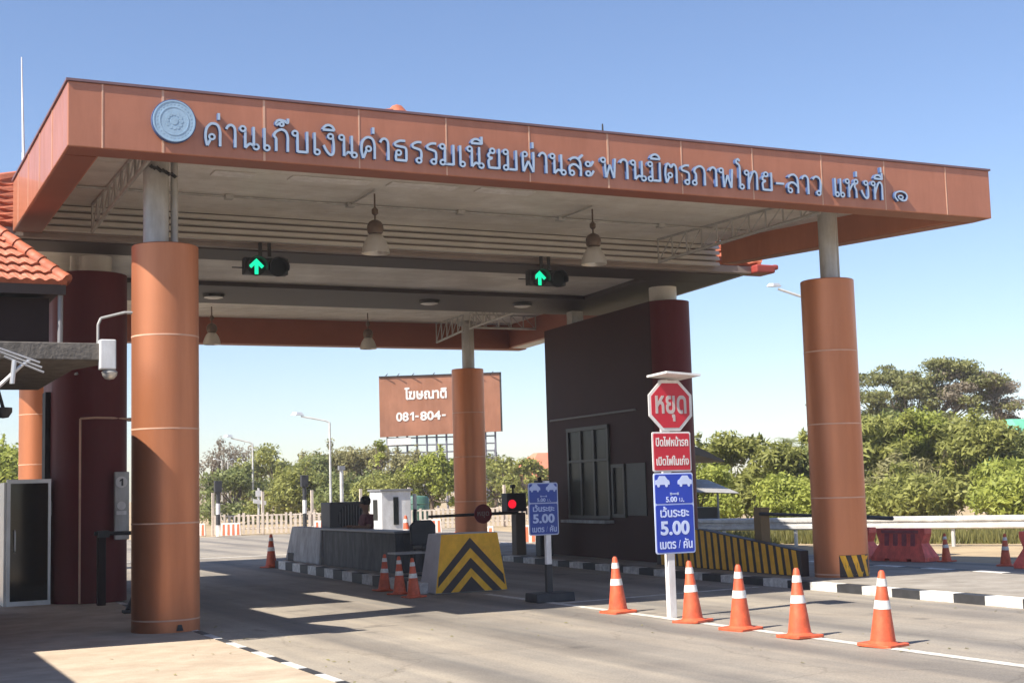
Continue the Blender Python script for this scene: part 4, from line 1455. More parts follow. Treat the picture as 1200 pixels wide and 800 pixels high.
ss = thing('signpost', 'low blue distance sign on a short pole with black block foot', 'traffic sign', (9.05, 17.7, 0))
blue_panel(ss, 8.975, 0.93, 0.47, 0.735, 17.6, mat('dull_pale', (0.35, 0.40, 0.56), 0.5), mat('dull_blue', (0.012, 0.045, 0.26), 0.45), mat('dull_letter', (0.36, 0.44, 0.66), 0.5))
mb = MB()
mb.box(9.01, 9.09, 17.615, 17.68, 0.52, 1.69)
mb.build('upper_pole', M['signwhite'], ss, bevel=0.006)
mb = MB()
mb.box(9.005, 9.095, 17.61, 17.685, 0.1, 0.52)
mb.build('lower_pole', M['black'], ss, bevel=0.006)
mb = MB()
mb.prism_x([(17.45, 0.006), (17.85, 0.006), (17.83, 0.13), (17.47, 0.13)], 8.76, 9.36)
mb.build('foot_block', M['black'], ss, bevel=0.015)

# ------------------------------------------------------------------ chevron block at the nose of the middle island
cb = thing('chevron_block', 'concrete nose block painted yellow with black upward chevrons', 'barrier', (8.92, 20.4, 0))
def cbx(u, z): return 8.94 + u * (0.62 - 0.135 * (z / 0.92))      # u in -1..1
mb = MB()
mb.hexa([(8.32, 20.08, 0.006), (9.56, 20.08, 0.006), (9.56, 20.75, 0.006), (8.32, 20.75, 0.006)],
        [(8.455, 20.12, 0.92), (9.425, 20.12, 0.92), (9.425, 20.65, 0.92), (8.455, 20.65, 0.92)])
mb.build('block', mat('pale_concrete', (0.46, 0.45, 0.46), 0.8, var=0.12, scale=4), cb, bevel=0.02)
def cby(z): return 20.08 + 0.04 * z / 0.92
mb = MB()
def fpoly(mb, pts, off, m):
    n = len(pts)
    mb.add([(x, cby(z) - off, z) for x, z in pts] , [list(range(n))], m)
zb_, zt_ = 0.02, 0.912
fpoly(mb, [(cbx(-0.99, zb_), zb_), (cbx(0.99, zb_), zb_), (cbx(0.99, zt_), zt_), (cbx(-0.99, zt_), zt_)], 0.006, 0)
def chev(mb, apex_z, t, drop):
    """black upward chevron with apex at apex_z, arm thickness t, clipped at the panel"""
    for s in (-1, 1):
        pts = []
        def xz(u, z): return (cbx(u * s, z), z)
        w0 = 0.0
        # arm from apex to the side edge
        zz = apex_z
        ue = min(0.95, (apex_z - zb_) / drop)
        ze = apex_z - drop * ue
        a, b = xz(0.0, apex_z), xz(ue, ze)
        ue2 = min(0.95, (apex_z - t - zb_) / drop)
        ze2 = apex_z - t - drop * ue2
        c, d = xz(ue2, ze2), xz(0.0, apex_z - t)
        q = [a, b] + ([xz(min(0.95, ue), zb_)] if ue < 0.95 - 1e-6 and False else []) + [c, d]
        if s < 0: q = q
        else: q = q[::-1]
        fpoly(mb, q, 0.011, 1)
chev(mb, 0.85, 0.16, 0.62)
chev(mb, 0.54, 0.16, 0.62)
fpoly(mb, [(cbx(-0.36, zb_), zb_), (cbx(0.36, zb_), zb_), (cbx(0, 0.25), 0.25)], 0.0115, 1)
mb.build('chevron_paint', [M['yellow'], M['stripe_black']], cb)

# ------------------------------------------------------------------ things on the middle island
gb = thing('concrete_block', 'grey concrete barrier block with sloped end on the middle island', 'barrier', (9.05, 28.9, 0.165))
mb = MB()
mb.hexa([(8.80, 27.35, 0.165), (9.20, 27.35, 0.165), (9.36, 30.05, 0.165), (8.90, 30.05, 0.165)],
        [(8.85, 27.35, 0.90), (9.09, 27.35, 0.90), (9.22, 29.75, 0.90), (8.97, 29.75, 0.90)])
mb.build('block', M['greyblock'], gb, bevel=0.03)
mb = MB()
mb.box(8.875, 8.93, 29.35, 29.75, 0.17, 0.34)
mb.build('drain_slot', M['black'], gb)
ct = thing('toll_counter', 'dark grey open air toll counter on the middle island', 'counter', (9.0, 25, 0.165))
mb = MB()
mb.box(8.88, 9.02, 23.2, 27.3, 0.165, 0.86)
mb.box(9.02, 9.6, 23.2, 23.32, 0.165, 0.86)
mb.build('panel', M['counter'], ct, bevel=0.01)
mb = MB()
mb.box(8.84, 9.25, 23.15, 27.32, 0.862, 0.90)
mb.build('top', M['grey'], ct, bevel=0.006)
ac = thing('cooler_unit', 'dark box shaped fan unit with big round grille behind the counter', 'fan unit', (9.5, 27.8, 0.165))
mb = MB()
mb.box(9.10, 9.92, 27.5, 28.1, 0.168, 1.41)
mb.build('case', mat('case_grey', (0.085, 0.083, 0.088), 0.55), ac, bevel=0.02)
mb = MB()
disc_y(mb, 9.55, 1.09, 0.275, 27.488, 27.51, 0, 32)
fg = mb.build('fan_opening', M['black'], ac)
mb = MB()
for i in range(9):
    dx = -0.24 + 0.06 * i
    hh = math.sqrt(max(0.002, 0.27 ** 2 - dx ** 2))
    mb.box(9.55 + dx - 0.006, 9.55 + dx + 0.006, 27.47, 27.486, 1.09 - hh, 1.09 + hh)
mb.build('grille', M['grey'], fg)

# seated attendant: one skinned body, clothes as children
def skin_body(name, joints, edges, m, parent, root, sub=2):
    me = bpy.data.meshes.new(name)
    me.from_pydata([j[0] for j in joints], edges, [])
    ob = bpy.data.objects.new(name, me)
    COL.objects.link(ob)
    sk = ob.modifiers.new('skin', 'SKIN')
    for i, j in enumerate(joints):
        r = j[1]
        me.skin_vertices[0].data[i].radius = r if isinstance(r, tuple) else (r, r)
        me.skin_vertices[0].data[i].use_root = (i == root)
    sb = ob.modifiers.new('sub', 'SUBSURF')
    sb.levels = sb.render_levels = sub
    dg = bpy.context.evaluated_depsgraph_get()
    me2 = bpy.data.meshes.new_from_object(ob.evaluated_get(dg))
    bpy.data.objects.remove(ob)
    me2.name = name
    me2.materials.clear()
    me2.materials.append(m)
    me2.polygons.foreach_set('use_smooth', [True] * len(me2.polygons))
    o = bpy.data.objects.new(name, me2)
    COL.objects.link(o)
    o.parent = parent
    return o
# attendant faces the left lane (-X); local origin below the seat
pe = thing('person', 'attendant in dark red shirt sitting at the open air counter', 'person', (9.46, 26.3, 0.165))
J = [((0, 0, 0.52), 0.14), ((0.02, 0, 0.72), (0.15, 0.12)), ((0.0, 0, 0.92), (0.17, 0.12)), ((-0.01, 0, 1.03), 0.06), ((-0.02, 0, 1.10), 0.055),
     ((-0.03, 0, 1.18), (0.085, 0.095)), ((-0.035, 0, 1.27), (0.08, 0.09)),
     ((0, 0.17, 0.95), 0.062), ((-0.06, 0.23, 0.74), 0.048), ((-0.30, 0.14, 0.76), 0.036), ((-0.38, 0.10, 0.77), 0.03),
     ((0, -0.17, 0.95), 0.062), ((-0.05, -0.24, 0.74), 0.048), ((-0.29, -0.18, 0.76), 0.036), ((-0.37, -0.16, 0.77), 0.03),
     ((-0.02, 0.10, 0.50), 0.095), ((-0.42, 0.12, 0.50), 0.07), ((-0.42, 0.12, 0.08), 0.045), ((-0.53, 0.13, 0.04), 0.035),
     ((-0.02, -0.10, 0.50), 0.095), ((-0.42, -0.12, 0.50), 0.07), ((-0.42, -0.12, 0.08), 0.045), ((-0.53, -0.13, 0.04), 0.035)]
E_ = [(0, 1), (1, 2), (2, 3), (3, 4), (4, 5), (5, 6), (2, 7), (7, 8), (8, 9), (9, 10), (2, 11), (11, 12), (12, 13), (13, 14), (0, 15), (15, 16), (16, 17), (17, 18), (0, 19), (19, 20), (20, 21), (21, 22)]
body = skin_body('body', J, E_, M['skin'], pe, 0)
for s in (0.10, -0.16):                      # fingers resting on the counter edge
    for k in range(5):
        a = (k - 2) * 0.016
        mbf = MB()
        base = Vector((-0.39, s + a, 0.775))
        tip = base + Vector((-0.065 if k else -0.03, a * 0.7 + (0.03 if k == 0 else 0), -0.012))
        mbf.cyl(base, tip, 0.009, 0.007, 6)
        mbf.build('finger', M['skin'], body, local=True)
Js = [((0.0, 0, 0.50), (0.165, 0.15)), ((0.02, 0, 0.72), (0.168, 0.138)), ((0.0, 0, 0.92), (0.188, 0.135)), ((-0.01, 0, 1.0), 0.085),
      ((0, 0.17, 0.95), 0.075), ((-0.05, 0.22, 0.78), 0.065), ((0, -0.17, 0.95), 0.075), ((-0.04, -0.23, 0.78), 0.065)]
skin_body('shirt', Js, [(0, 1), (1, 2), (2, 3), (2, 4), (4, 5), (2, 6), (6, 7)], M['shirt'], pe, 0)
Jt = [((0, 0, 0.50), (0.16, 0.15)), ((-0.02, 0.10, 0.50), 0.105), ((-0.42, 0.12, 0.50), 0.082), ((-0.42, 0.12, 0.14), 0.06), ((-0.02, -0.10, 0.50), 0.105), ((-0.42, -0.12, 0.50), 0.082), ((-0.42, -0.12, 0.14), 0.06)]
skin_body('trousers', Jt, [(0, 1), (1, 2), (2, 3), (0, 4), (4, 5), (5, 6)], M['trousers'], pe, 0)
mb = MB()
mb.lathe([(0.088, -0.06), (0.108, -0.01), (0.104, 0.05), (0.07, 0.10), (0.0, 0.122)], (-0.015, 0, 1.25), 20, sx=1.02, sy=0.92)
mb.build('hair', M['hair'], pe, smooth=True, local=True)
mb = MB()
for s in (-1, 1):
    mb.lathe([(0.0, -0.012), (0.012, 0), (0.0, 0.012)], (-0.125, 0.034 * s, 1.215), 8)
mb.build('eyes', M['black'], pe, smooth=True, local=True)
mb = MB()
mb.lathe([(0.018, -0.03), (0.016, 0), (0.006, 0.035)], (-0.128, 0, 1.19), 8)
mb.box(-0.126, -0.118, -0.028, 0.028, 1.135, 1.145)
mb.build('face_features', M['skin'], pe, smooth=True, local=True)
st = thing('stool', 'low dark stool under the seated attendant', 'stool', (9.46, 26.3, 0.165))
mb = MB()
mb.cyl((9.46, 26.3, 0.47), (9.46, 26.3, 0.535), 0.111, 0.155, 20)
mb.build('seat', M['black'], st, bevel=0.01)
for k in range(4):
    mb = MB()
    a = R(45 + 90 * k)
    mb.cyl((9.46 + 0.13 * math.cos(a), 26.3 + 0.13 * math.sin(a), 0.47), (9.46 + 0.19 * math.cos(a), 26.3 + 0.19 * math.sin(a), 0.165), 0.016, 0.016, 8)
    mb.build('leg', M['grey'], st)
# office chair, small tray table, striped pole at the near end of the counter
oc_ = thing('chair', 'black chair with rounded back behind the small tray table', 'chair', (9.25, 22.55, 0.165))
mb = MB()
mb.box(9.02, 9.42, 22.30, 22.75, 0.60, 0.67)
mb.build('seat', M['black'], oc_, bevel=0.02)
mb = MB()
mb.prism_y([(9.0, 0.66), (9.44, 0.66), (9.46, 1.0), (9.38, 1.09), (9.08, 1.09), (8.98, 1.0)], 22.72, 22.80)
mb.build('backrest', M['black'], oc_, bevel=0.02)
for dx, dy in ((0.03, 0.03), (0.37, 0.03), (0.03, 0.42), (0.37, 0.42)):
    mb = MB()
    mb.cyl((9.02 + dx, 22.30 + dy, 0.60), (9.02 + dx, 22.30 + dy, 0.165), 0.018, 0.018, 8)
    mb.build('leg', M['darkmetal'], oc_)
tt = thing('tray_table', 'small flat grey tray on a thin black stand by the cones', 'table', (8.72, 22.2, 0.165))
mb = MB()
mb.box(8.42, 9.0, 22.0, 22.4, 0.545, 0.575)
mb.build('tray', M['steel'], tt, bevel=0.006)
mb = MB()
mb.cyl((8.78, 22.2, 0.17), (8.78, 22.2, 0.545), 0.035, 0.03, 10)
mb.box(8.62, 8.94, 22.1, 22.3, 0.167, 0.19)
mb.build('stand', M['black'], tt)
def striped_pole(x, y, z0, z1, r, bands, lab, top=None):
    t = thing('striped_pole', lab, 'pole', (x, y, z0), 'black and white striped poles')
    for mi, nm, mt in ((0, 'white_band', M['signwhite']), (1, 'black_band', M['black'])):
        mb = MB()
        for i in range(bands):
            if i % 2 == mi:
                mb.cyl((x, y, z0 + (z1 - z0) * i / bands), (x, y, z0 + (z1 - z0) * (i + 1) / bands), r, r, 12)
        mb.build(nm, mt, t, smooth=True)
    if top:
        mb = MB()
        mb.box(x - top, x + top, y - top * 0.7, y + top * 0.7, z1, z1 + top * 3.2)
        mb.build('lamp_head', M['black'], t, bevel=0.02)
striped_pole(9.42, 23.6, 0.165, 1.55, 0.035, 5, 'thin striped pole rising behind the black chair')
striped_pole(14.86, 47.7, 0.0, 1.85, 0.075, 4, 'striped pole with black lamp head before the far trees', 0.13)
striped_pole(13.9, 56.3, 0.0, 1.75, 0.09, 4, 'striped pole with black lamp head next to the sunlit front column', 0.15)

# ------------------------------------------------------------------ boom gate in the right lane
bg_ = thing('boom_barrier', 'dark boom with round sign across the right lane behind the chevron block', 'barrier', (13.6, 28, 0.118))
mb = MB()
mb.box(13.56, 13.80, 27.95, 28.2, 0.118, 1.06)
mb.build('post', mat('post_brown', (0.15, 0.11, 0.075), 0.7), bg_, bevel=0.015)
mb = MB()
mb.cyl((13.6, 27.92, 1.06), (11.46, 27.92, 1.04), 0.036, 0.03, 10)
mb.build('arm', M['darkmetal'], bg_)
mb = MB()
disc_y(mb, 12.72, 1.06, 0.21, 27.85, 27.875, 0, 28)
rs = mb.build('round_sign', mat('dull_red', (0.22, 0.016, 0.022), 0.5), bg_)
mb = MB()
text_mb('หยุด', 12.58, 12.86, 1.02, 0.09, 27.846, 0.004, 0.02, mb)
mb.build('lettering', mat('dull_red_letter', (0.40, 0.24, 0.22), 0.5), rs)
rl = thing('signal_box', 'black signal box with red light left of the low blue sign', 'traffic light', (13.62, 28.3, 1.06))
mb = MB()
mb.box(13.40, 13.88, 28.05, 28.35, 1.08, 1.49)
mb.build('housing', M['black'], rl, bevel=0.015)
mb = MB()
disc_y(mb, 13.52, 1.25, 0.095, 28.03, 28.05, 0, 20)
mb.build('red_lens', M['red_led'], rl)
mb = MB()
mb.cyl((13.62, 28.2, 1.49), (13.62, 28.2, 1.64), 0.025, 0.025, 8)
mb.box(13.57, 13.67, 28.16, 28.24, 1.60, 1.68)
mb.cyl((13.68, 28.25, 1.06), (13.68, 28.25, 1.08), 0.06, 0.06, 8)
mb.build('mount', M['darkmetal'], rl)
sb_ = thing('signal_box', 'second dark box on a post half hidden by the low blue sign', 'traffic light', (13.9, 27.5, 0.125))
mb = MB()
mb.box(13.62, 13.93, 26.9, 27.15, 0.125, 1.75)
mb.box(13.58, 13.68, 26.86, 26.9, 1.6, 1.82)
mb.build('housing', M['darkmetal'], sb_, bevel=0.02)

# ------------------------------------------------------------------ right island: striped wall, boom, plastic barriers, guardrail
sw = thing('striped_wall', 'low sloping guard wall with yellow and black stripes on the right island', 'barrier', (13.4, 19.3, 0.125))
def swx(y): return 13.36 + (y - 17.6) * 0.06
y0, y1 = 17.55, 22.2
def swz(y):
    return 0.52 + (min(y, 20.6) - 17.55) * (0.80 - 0.52) / (20.6 - 17.55) if y < 20.6 else 0.80
mb = MB()
prof = [(y0, 0.126), (y1, 0.126), (y1, swz(y1)), (20.6, 0.80), (y0, swz(y0))]
vs = [(swx(y) , y, z) for y, z in prof] + [(swx(y) + 0.16, y, z) for y, z in prof]
nP = len(prof)
mb.add(vs, [list(range(nP)), list(range(nP, 2 * nP))[::-1]] + [((i + 1) % nP, i, nP + i, nP + (i + 1) % nP) for i in range(nP)])
wl = mb.build('wall', M['stripe_black'], sw, bevel=0.01)
mb = MB()
y = y0 + 0.04
while y < y1 - 0.22:
    a, b = y, y + 0.13
    q = [(a, 0.135), (b, 0.135), (b + 0.07, swz(b + 0.07) - 0.012), (a + 0.07, swz(a + 0.07) - 0.012)]
    mb.add([(swx(yy) - 0.004, yy, zz) for yy, zz in q], [(3, 2, 1, 0)])
    y += 0.215
mb.build('yellow_stripe', M['yellow'], wl)
b2 = thing('boom_barrier', 'brown boom post behind the striped wall with black arm past the right column', 'barrier', (13.75, 19.0, 0.125))
mb = MB()
mb.box(13.66, 13.84, 18.95, 19.15, 0.125, 1.17)
mb.build('post', mat('post_ochre', (0.20, 0.13, 0.06), 0.7), b2, bevel=0.01)
mb = MB()
mb.cyl((13.62, 18.92, 1.07), (16.4, 18.92, 0.90), 0.028, 0.022, 8)
mb.cyl((15.2, 18.92, 0.975), (16.4, 18.92, 0.90), 0.04, 0.035, 8)
mb.build('arm', M['black'], b2)

def jersey():
    t = thing('plastic_barrier', 'barrier', 'plastic barrier', (0, 0, 0), 'red water filled barriers')
    L = 0.62
    prof = [(-0.22, 0.0), (0.22, 0.0), (0.22, 0.08), (0.10, 0.30), (0.08, 0.62), (-0.08, 0.62), (-0.10, 0.30), (-0.22, 0.08)]
    mb = MB()
    pts = [(-L, 0.0), (-0.3, 0.0), (-0.3, 0.05), (-0.2, 0.05), (-0.2, 0), (0.2, 0), (0.2, 0.05), (0.3, 0.05), (0.3, 0), (L, 0.0), (L, 0.08), (L - 0.14, 0.34), (L - 0.06, 0.52), (L - 0.06, 0.62), (-L + 0.06, 0.62), (-L + 0.06, 0.52), (-L + 0.14, 0.34), (-L, 0.08)]
    n = len(pts)
    def hw(z): return 0.23 if z < 0.09 else (0.11 if z > 0.5 else 0.13)
    vs = [(x, -hw(z), z) for x, z in pts] + [(x, hw(z), z) for x, z in pts]
    mb.add(vs, [list(range(n)), list(range(n, 2 * n))[::-1]] + [((i + 1) % n, i, n + i, n + (i + 1) % n) for i in range(n)])
    b = mb.build('body', M['jersey_red'], t, bevel=0.012, local=True)
    mb = MB()
    for x in (-0.3, -0.1, 0.1, 0.3):
        mb.hexa([(x - 0.05, -0.15, 0.22), (x + 0.05, -0.15, 0.22), (x + 0.05, -0.10, 0.22), (x - 0.05, -0.10, 0.22)],
                [(x - 0.05, -0.125, 0.52), (x + 0.05, -0.125, 0.52), (x + 0.05, -0.10, 0.52), (x - 0.05, -0.10, 0.52)])
    mb.box(-0.42, 0.42, -0.13, -0.1, 0.53, 0.59)
    mb.build('worn_band', M['jersey_dark'], t, local=True)
    return t
jb = jersey()
for i, (x, y, rz, lab) in enumerate([(18.45, 21.0, -78, 'whole red plastic barrier just right of the right front column'),
                                (18.45, 22.55, -80, 'red plastic barrier partly hidden behind the right front column'),
                                (18.4, 17.3, -78, 'red plastic barrier cut off by the right picture edge')]):
    o = jb if i == 0 else copy_tree(jb)
    o.location = (x, y, 0.006)
    o.rotation_euler = (0, 0, R(rz))
    o['label'] = lab

gr = thing('guardrail', 'long pale steel guardrail before the bushes on the right', 'guardrail', (21.5, 26.5, 0))
A, B = Vector((27.2, 17.1, 0)), Vector((18.4, 32.0, 0))
d = (B - A).normalized()
nn = Vector((-d.y, d.x, 0))
if nn.y > 0: nn = -nn
prof = [(0.0, 0.40), (0.05, 0.43), (0.05, 0.50), (0.0, 0.53), (0.0, 0.57), (0.05, 0.60), (0.05, 0.67), (0.0, 0.70)]
mb = MB()
for (o0, z0), (o1, z1) in zip(prof[:-1], prof[1:]):
    mb.add([A + nn * o0 + Vector((0, 0, z0)), B + nn * o0 + Vector((0, 0, z0)), B + nn * o1 + Vector((0, 0, z1)), A + nn * o1 + Vector((0, 0, z1))], [(0, 1, 2, 3)])
    mb.add([A + nn * (o0 - .006) + Vector((0, 0, z0)), B + nn * (o0 - .006) + Vector((0, 0, z0)), B + nn * (o1 - .006) + Vector((0, 0, z1)), A + nn * (o1 - .006) + Vector((0, 0, z1))], [(3, 2, 1, 0)])
mb.build('rail', M['rail'], gr)
L = (B - A).length
k = 0
s = 0.9
while s < L:
    p = A + d * s - nn * 0.06
    mb = MB()
    mb.cyl((p.x, p.y, 0), (p.x, p.y, 0.68), 0.045, 0.045, 10)
    mb.build('post', M['rail'], gr)
    s += 1.9

# ------------------------------------------------------------------ far roadside: cabin, tank, fence, barriers, billboard, street lamps, houses
cbn = thing('guard_cabin', 'white guard cabin with dark window beyond the counter', 'cabin', (16.0, 42.1, 0))
mb = MB()
mb.box(15.55, 16.55, 41.8, 42.9, 0.0, 1.62)
mb.build('wall', M['cabin'], cbn, bevel=0.02)
mb = MB()
mb.box(15.5, 16.6, 41.74, 42.96, 1.62, 1.68)
mb.build('roof', M['grey'], cbn)
mb = MB()
mb.box(15.95, 16.12, 41.775, 41.8, 0.55, 1.42)
mb.box(15.535, 15.55, 42.15, 42.55, 0.7, 1.35)
mb.build('window', M['glass'], cbn)
tk = thing('water_tank', 'round green water tank behind the pale fence', 'tank', (22.45, 55.9, 0))
mb = MB()
mb.lathe([(0.62, 0.0), (0.64, 0.05), (0.64, 1.25), (0.56, 1.36), (0.0, 1.42)], (22.5, 56.4, 0), 24)
mb.build('shell', M['green_tank'], tk, smooth=True)
for z in (0.4, 0.8, 1.1):
    pass
mb = MB()
for z in (0.35, 0.7, 1.05):
    mb.lathe([(0.645, -0.03), (0.665, 0), (0.645, 0.03)], (22.5, 56.4, z), 24)
mb.build('rib', M['green_tank'], tk, smooth=True)

fn = thing('picket_fence', 'long pale picket fence along the far side of the road', 'fence', (18, 55, 0))
A, B = Vector((13.8, 56.6, 0)), Vector((27.5, 52.2, 0))
d = (B - A).normalized()
L = (B - A).length
mpale = mat('fence_pale', (0.55, 0.47, 0.39), 0.7, var=0.15, scale=3)
mb = MB()
s = 0.0
while s < L:
    p = A + d * s
    q = A + d * (s + 0.10)
    nrm = Vector((-d.y, d.x, 0)) * 0.03
    mb.prism([(p.x, p.y), (q.x, q.y), (q.x + nrm.x, q.y + nrm.y), (p.x + nrm.x, p.y + nrm.y)], 0.05, 0.84 + 0.05 * math.sin(s * 7) + rnd.uniform(-.03, .03))
    s += 0.19
mb.build('picket', mpale, fn)
mb = MB()
for z in (0.25, 0.78):
    p, q = A + Vector((0, 0.04, z)), B + Vector((0, 0.04, z))
    mb.cyl(p, q, 0.03, 0.03, 6)
mb.build('rail', mpale, fn)
s = 0.0
while s < L:
    p = A + d * s + Vector((0, 0.08, 0))
    mb = MB()
    mb.box(p.x - 0.05, p.x + 0.05, p.y, p.y + 0.1, 0, 1.75 if int(s) % 2 == 0 else 1.2)
    mb.build('post', mpale, fn)
    s += 2.0

# far plastic barriers, orange and white
fb = thing('road_barrier', 'x', 'plastic barrier', (0, 0, 0), 'far road barriers')
mb = MB()
mb.hexa([(-0.6, -0.22, 0), (0.6, -0.22, 0), (0.6, 0.22, 0), (-0.6, 0.22, 0)], [(-0.55, -0.08, 0.75), (0.55, -0.08, 0.75), (0.55, 0.08, 0.75), (-0.55, 0.08, 0.75)])
fbb = mb.build('body', mat('barrier_white', (0.74, 0.66, 0.58), 0.6), fb, bevel=0.03, local=True)
mb = MB()
for x in (-0.42, -0.14, 0.14, 0.42):
    mb.hexa([(x - 0.07, -0.232, 0.06), (x + 0.07, -0.232, 0.06), (x + 0.07, -0.2, 0.06), (x - 0.07, -0.2, 0.06)],
            [(x - 0.06, -0.105, 0.68), (x + 0.06, -0.105, 0.68), (x + 0.06, -0.08, 0.68), (x - 0.06, -0.08, 0.68)])
mb.build('red_stripe', mat('barrier_orange', (0.72, 0.14, 0.06), 0.55), fb, local=True)
for i, (x, y, rz, lab) in enumerate([
        (14.35, 56.0, -18, 'red and white barrier right of the striped pole beside the sunlit column'),
        (13.2, 57.2, -18, 'pale barrier touching the sunlit front column at its right edge'),
        (17.5, 53.6, -18, 'red and white barrier above the grey concrete block'),
        (19.0, 53.0, -18, 'red and white barrier between fan unit and white cabin'),
        (16.9, 37.2, -30, 'striped barrier between rear column and signal post'),
        (18.2, 36.6, -30, 'striped barrier right behind the signal post'),
        (20.2, 49.0, -18, 'striped barrier left of the rear column beneath the boom arm'),
        (18.4, 48.2, -18, 'striped barrier right of the white cabin')]):
    o = fb if i == 0 else copy_tree(fb)
    o.location = (x, y, 0.006)
    o.scale = (0.68, 0.68, 0.68)
    o.rotation_euler = (0, 0, R(rz))
    o['label'] = lab
wt = thing('warning_triangle', 'small red warning triangle on the ground under the boom arm', 'warning sign', (20.3, 47.0, 0.0))
mb = MB()
mb.prism_y([(20.3, 0.02), (21.0, 0.02), (20.65, 0.62)], 47.0, 47.04)
mb.build('panel', mat('triangle_red', (0.75, 0.06, 0.04), 0.5), wt, bevel=0.005)
mb = MB()
mb.box(20.5, 20.8, 47.04, 47.25, 0.006, 0.04)
mb.build('foot', M['black'], wt)

# roadside sign with crossed plates
cs = thing('road_sign', 'white cross shaped road sign before the far green trees', 'traffic sign', (16.0, 57.8, 0))
mb = MB()
mb.cyl((16.0, 57.8, 0), (16.0, 57.8, 1.9), 0.05, 0.05, 8)
mb.build('pole', M['rail'], cs)
mb = MB()
mb.hexa([(15.75, 57.72, 1.28), (16.3, 57.72, 1.18), (16.3, 57.75, 1.18), (15.75, 57.75, 1.28)], [(15.75, 57.72, 1.45), (16.3, 57.72, 1.35), (16.3, 57.75, 1.35), (15.75, 57.75, 1.45)])
mb.box(15.86, 16.12, 57.74, 57.76, 1.55, 1.80)
mb.build('plate', M['signwhite'], cs)

# billboard
bb = thing('billboard', 'rust orange billboard with white phone number on a lattice frame', 'billboard', (37, 87.4, 0))
P0, P1 = Vector((33.1, 89.05, 0)), Vector((40.8, 85.8, 0))
d = (P1 - P0).normalized()
Lb = (P1 - P0).length
nb = Vector((d.y, -d.x, 0))          # towards the road
def bbp(u, w, z): return P0 + d * u + nb * w + Vector((0, 0, z))
mb = MB()
mb.hexa([bbp(0, 0, 5.28), bbp(Lb, 0, 5.48), bbp(Lb, -0.25, 5.48), bbp(0, -0.25, 5.28)], [bbp(0, 0, 9.36), bbp(Lb, 0, 9.46), bbp(Lb, -0.25, 9.46), bbp(0, -0.25, 9.36)])
bp_ = mb.build('board', M['bill'], bb)
mb = MB()
mb.tube([bbp(0, 0.04, 9.38), bbp(Lb, 0.04, 9.48)], 0.05, 6)
mb.hexa([bbp(Lb - 0.12, 0.01, 5.48), bbp(Lb, 0.01, 5.48), bbp(Lb, 0.0, 5.48), bbp(Lb - 0.12, 0.0, 5.48)], [bbp(Lb - 0.12, 0.01, 9.46), bbp(Lb, 0.01, 9.46), bbp(Lb, 0.0, 9.46), bbp(Lb - 0.12, 0.0, 9.46)])
for u in (0.4, 1.2, 2.2, 3.6, 5.2, 6.6, 7.6):
    mb.cyl(bbp(u, 0.05, 9.36), bbp(u + 0.2, 0.35, 9.55), 0.03, 0.03, 6)
mb.build('edge_rail', M['darkmetal'], bp_)
tm = MB()
text_mb('โฆษณาติ', 1.72, 4.6, 7.78, 0.52, -0.03, 0.03, 0.035, tm)
text_mb('08', 1.12, 1.98, 6.32, 0.46, -0.03, 0.03, 0.03, tm)
one_mb(tm, 2.22, 6.32, 0.58, -0.03, 0.03)
tm.box(2.42, 2.66, -0.03, 0.0, 6.53, 6.65)
text_mb('804', 2.76, 4.16, 6.32, 0.46, -0.03, 0.03, 0.03, tm)
tm.box(4.24, 4.5, -0.03, 0.0, 6.53, 6.65)
tm.v = [tuple(bbp(x, -y, z + 0.02 * x)) for x, y, z in tm.v]
tm.build('lettering', M['signwhite'], bp_)
mb = MB()
for i in range(12):
    u = 0.5 + i * (Lb - 1.0) / 11
    mb.cyl(bbp(u, -0.3, 0), bbp(u, -0.3, 5.5), 0.075, 0.075, 6)
for z in (0.9, 1.5, 2.1, 2.7, 3.2, 3.7, 4.2, 4.7, 5.2):
    mb.cyl(bbp(0.5, -0.3, z), bbp(Lb - 0.5, -0.3, z), 0.05, 0.05, 6)
for i in range(11):
    u0, u1 = 0.5 + i * (Lb - 1) / 11, 0.5 + (i + 1) * (Lb - 1) / 11
    mb.cyl(bbp(u0, -0.3, 0.2 + (i % 2) * 4.6), bbp(u1, -0.3, 4.8 - (i % 2) * 4.6), 0.025, 0.025, 5)
mb.build('lattice_frame', mat('lattice_grey', (0.16, 0.16, 0.20), 0.6, 0.3), bb)
mb = MB()
mb.hexa([bbp(0.5, 0.02, 4.72), bbp(2.1, 0.02, 4.74), bbp(2.1, -0.1, 4.74), bbp(0.5, -0.1, 4.72)], [bbp(0.5, 0.02, 5.18), bbp(2.1, 0.02, 5.2), bbp(2.1, -0.1, 5.2), bbp(0.5, -0.1, 5.18)])
mb.build('small_plate', M['signwhite'], bb)

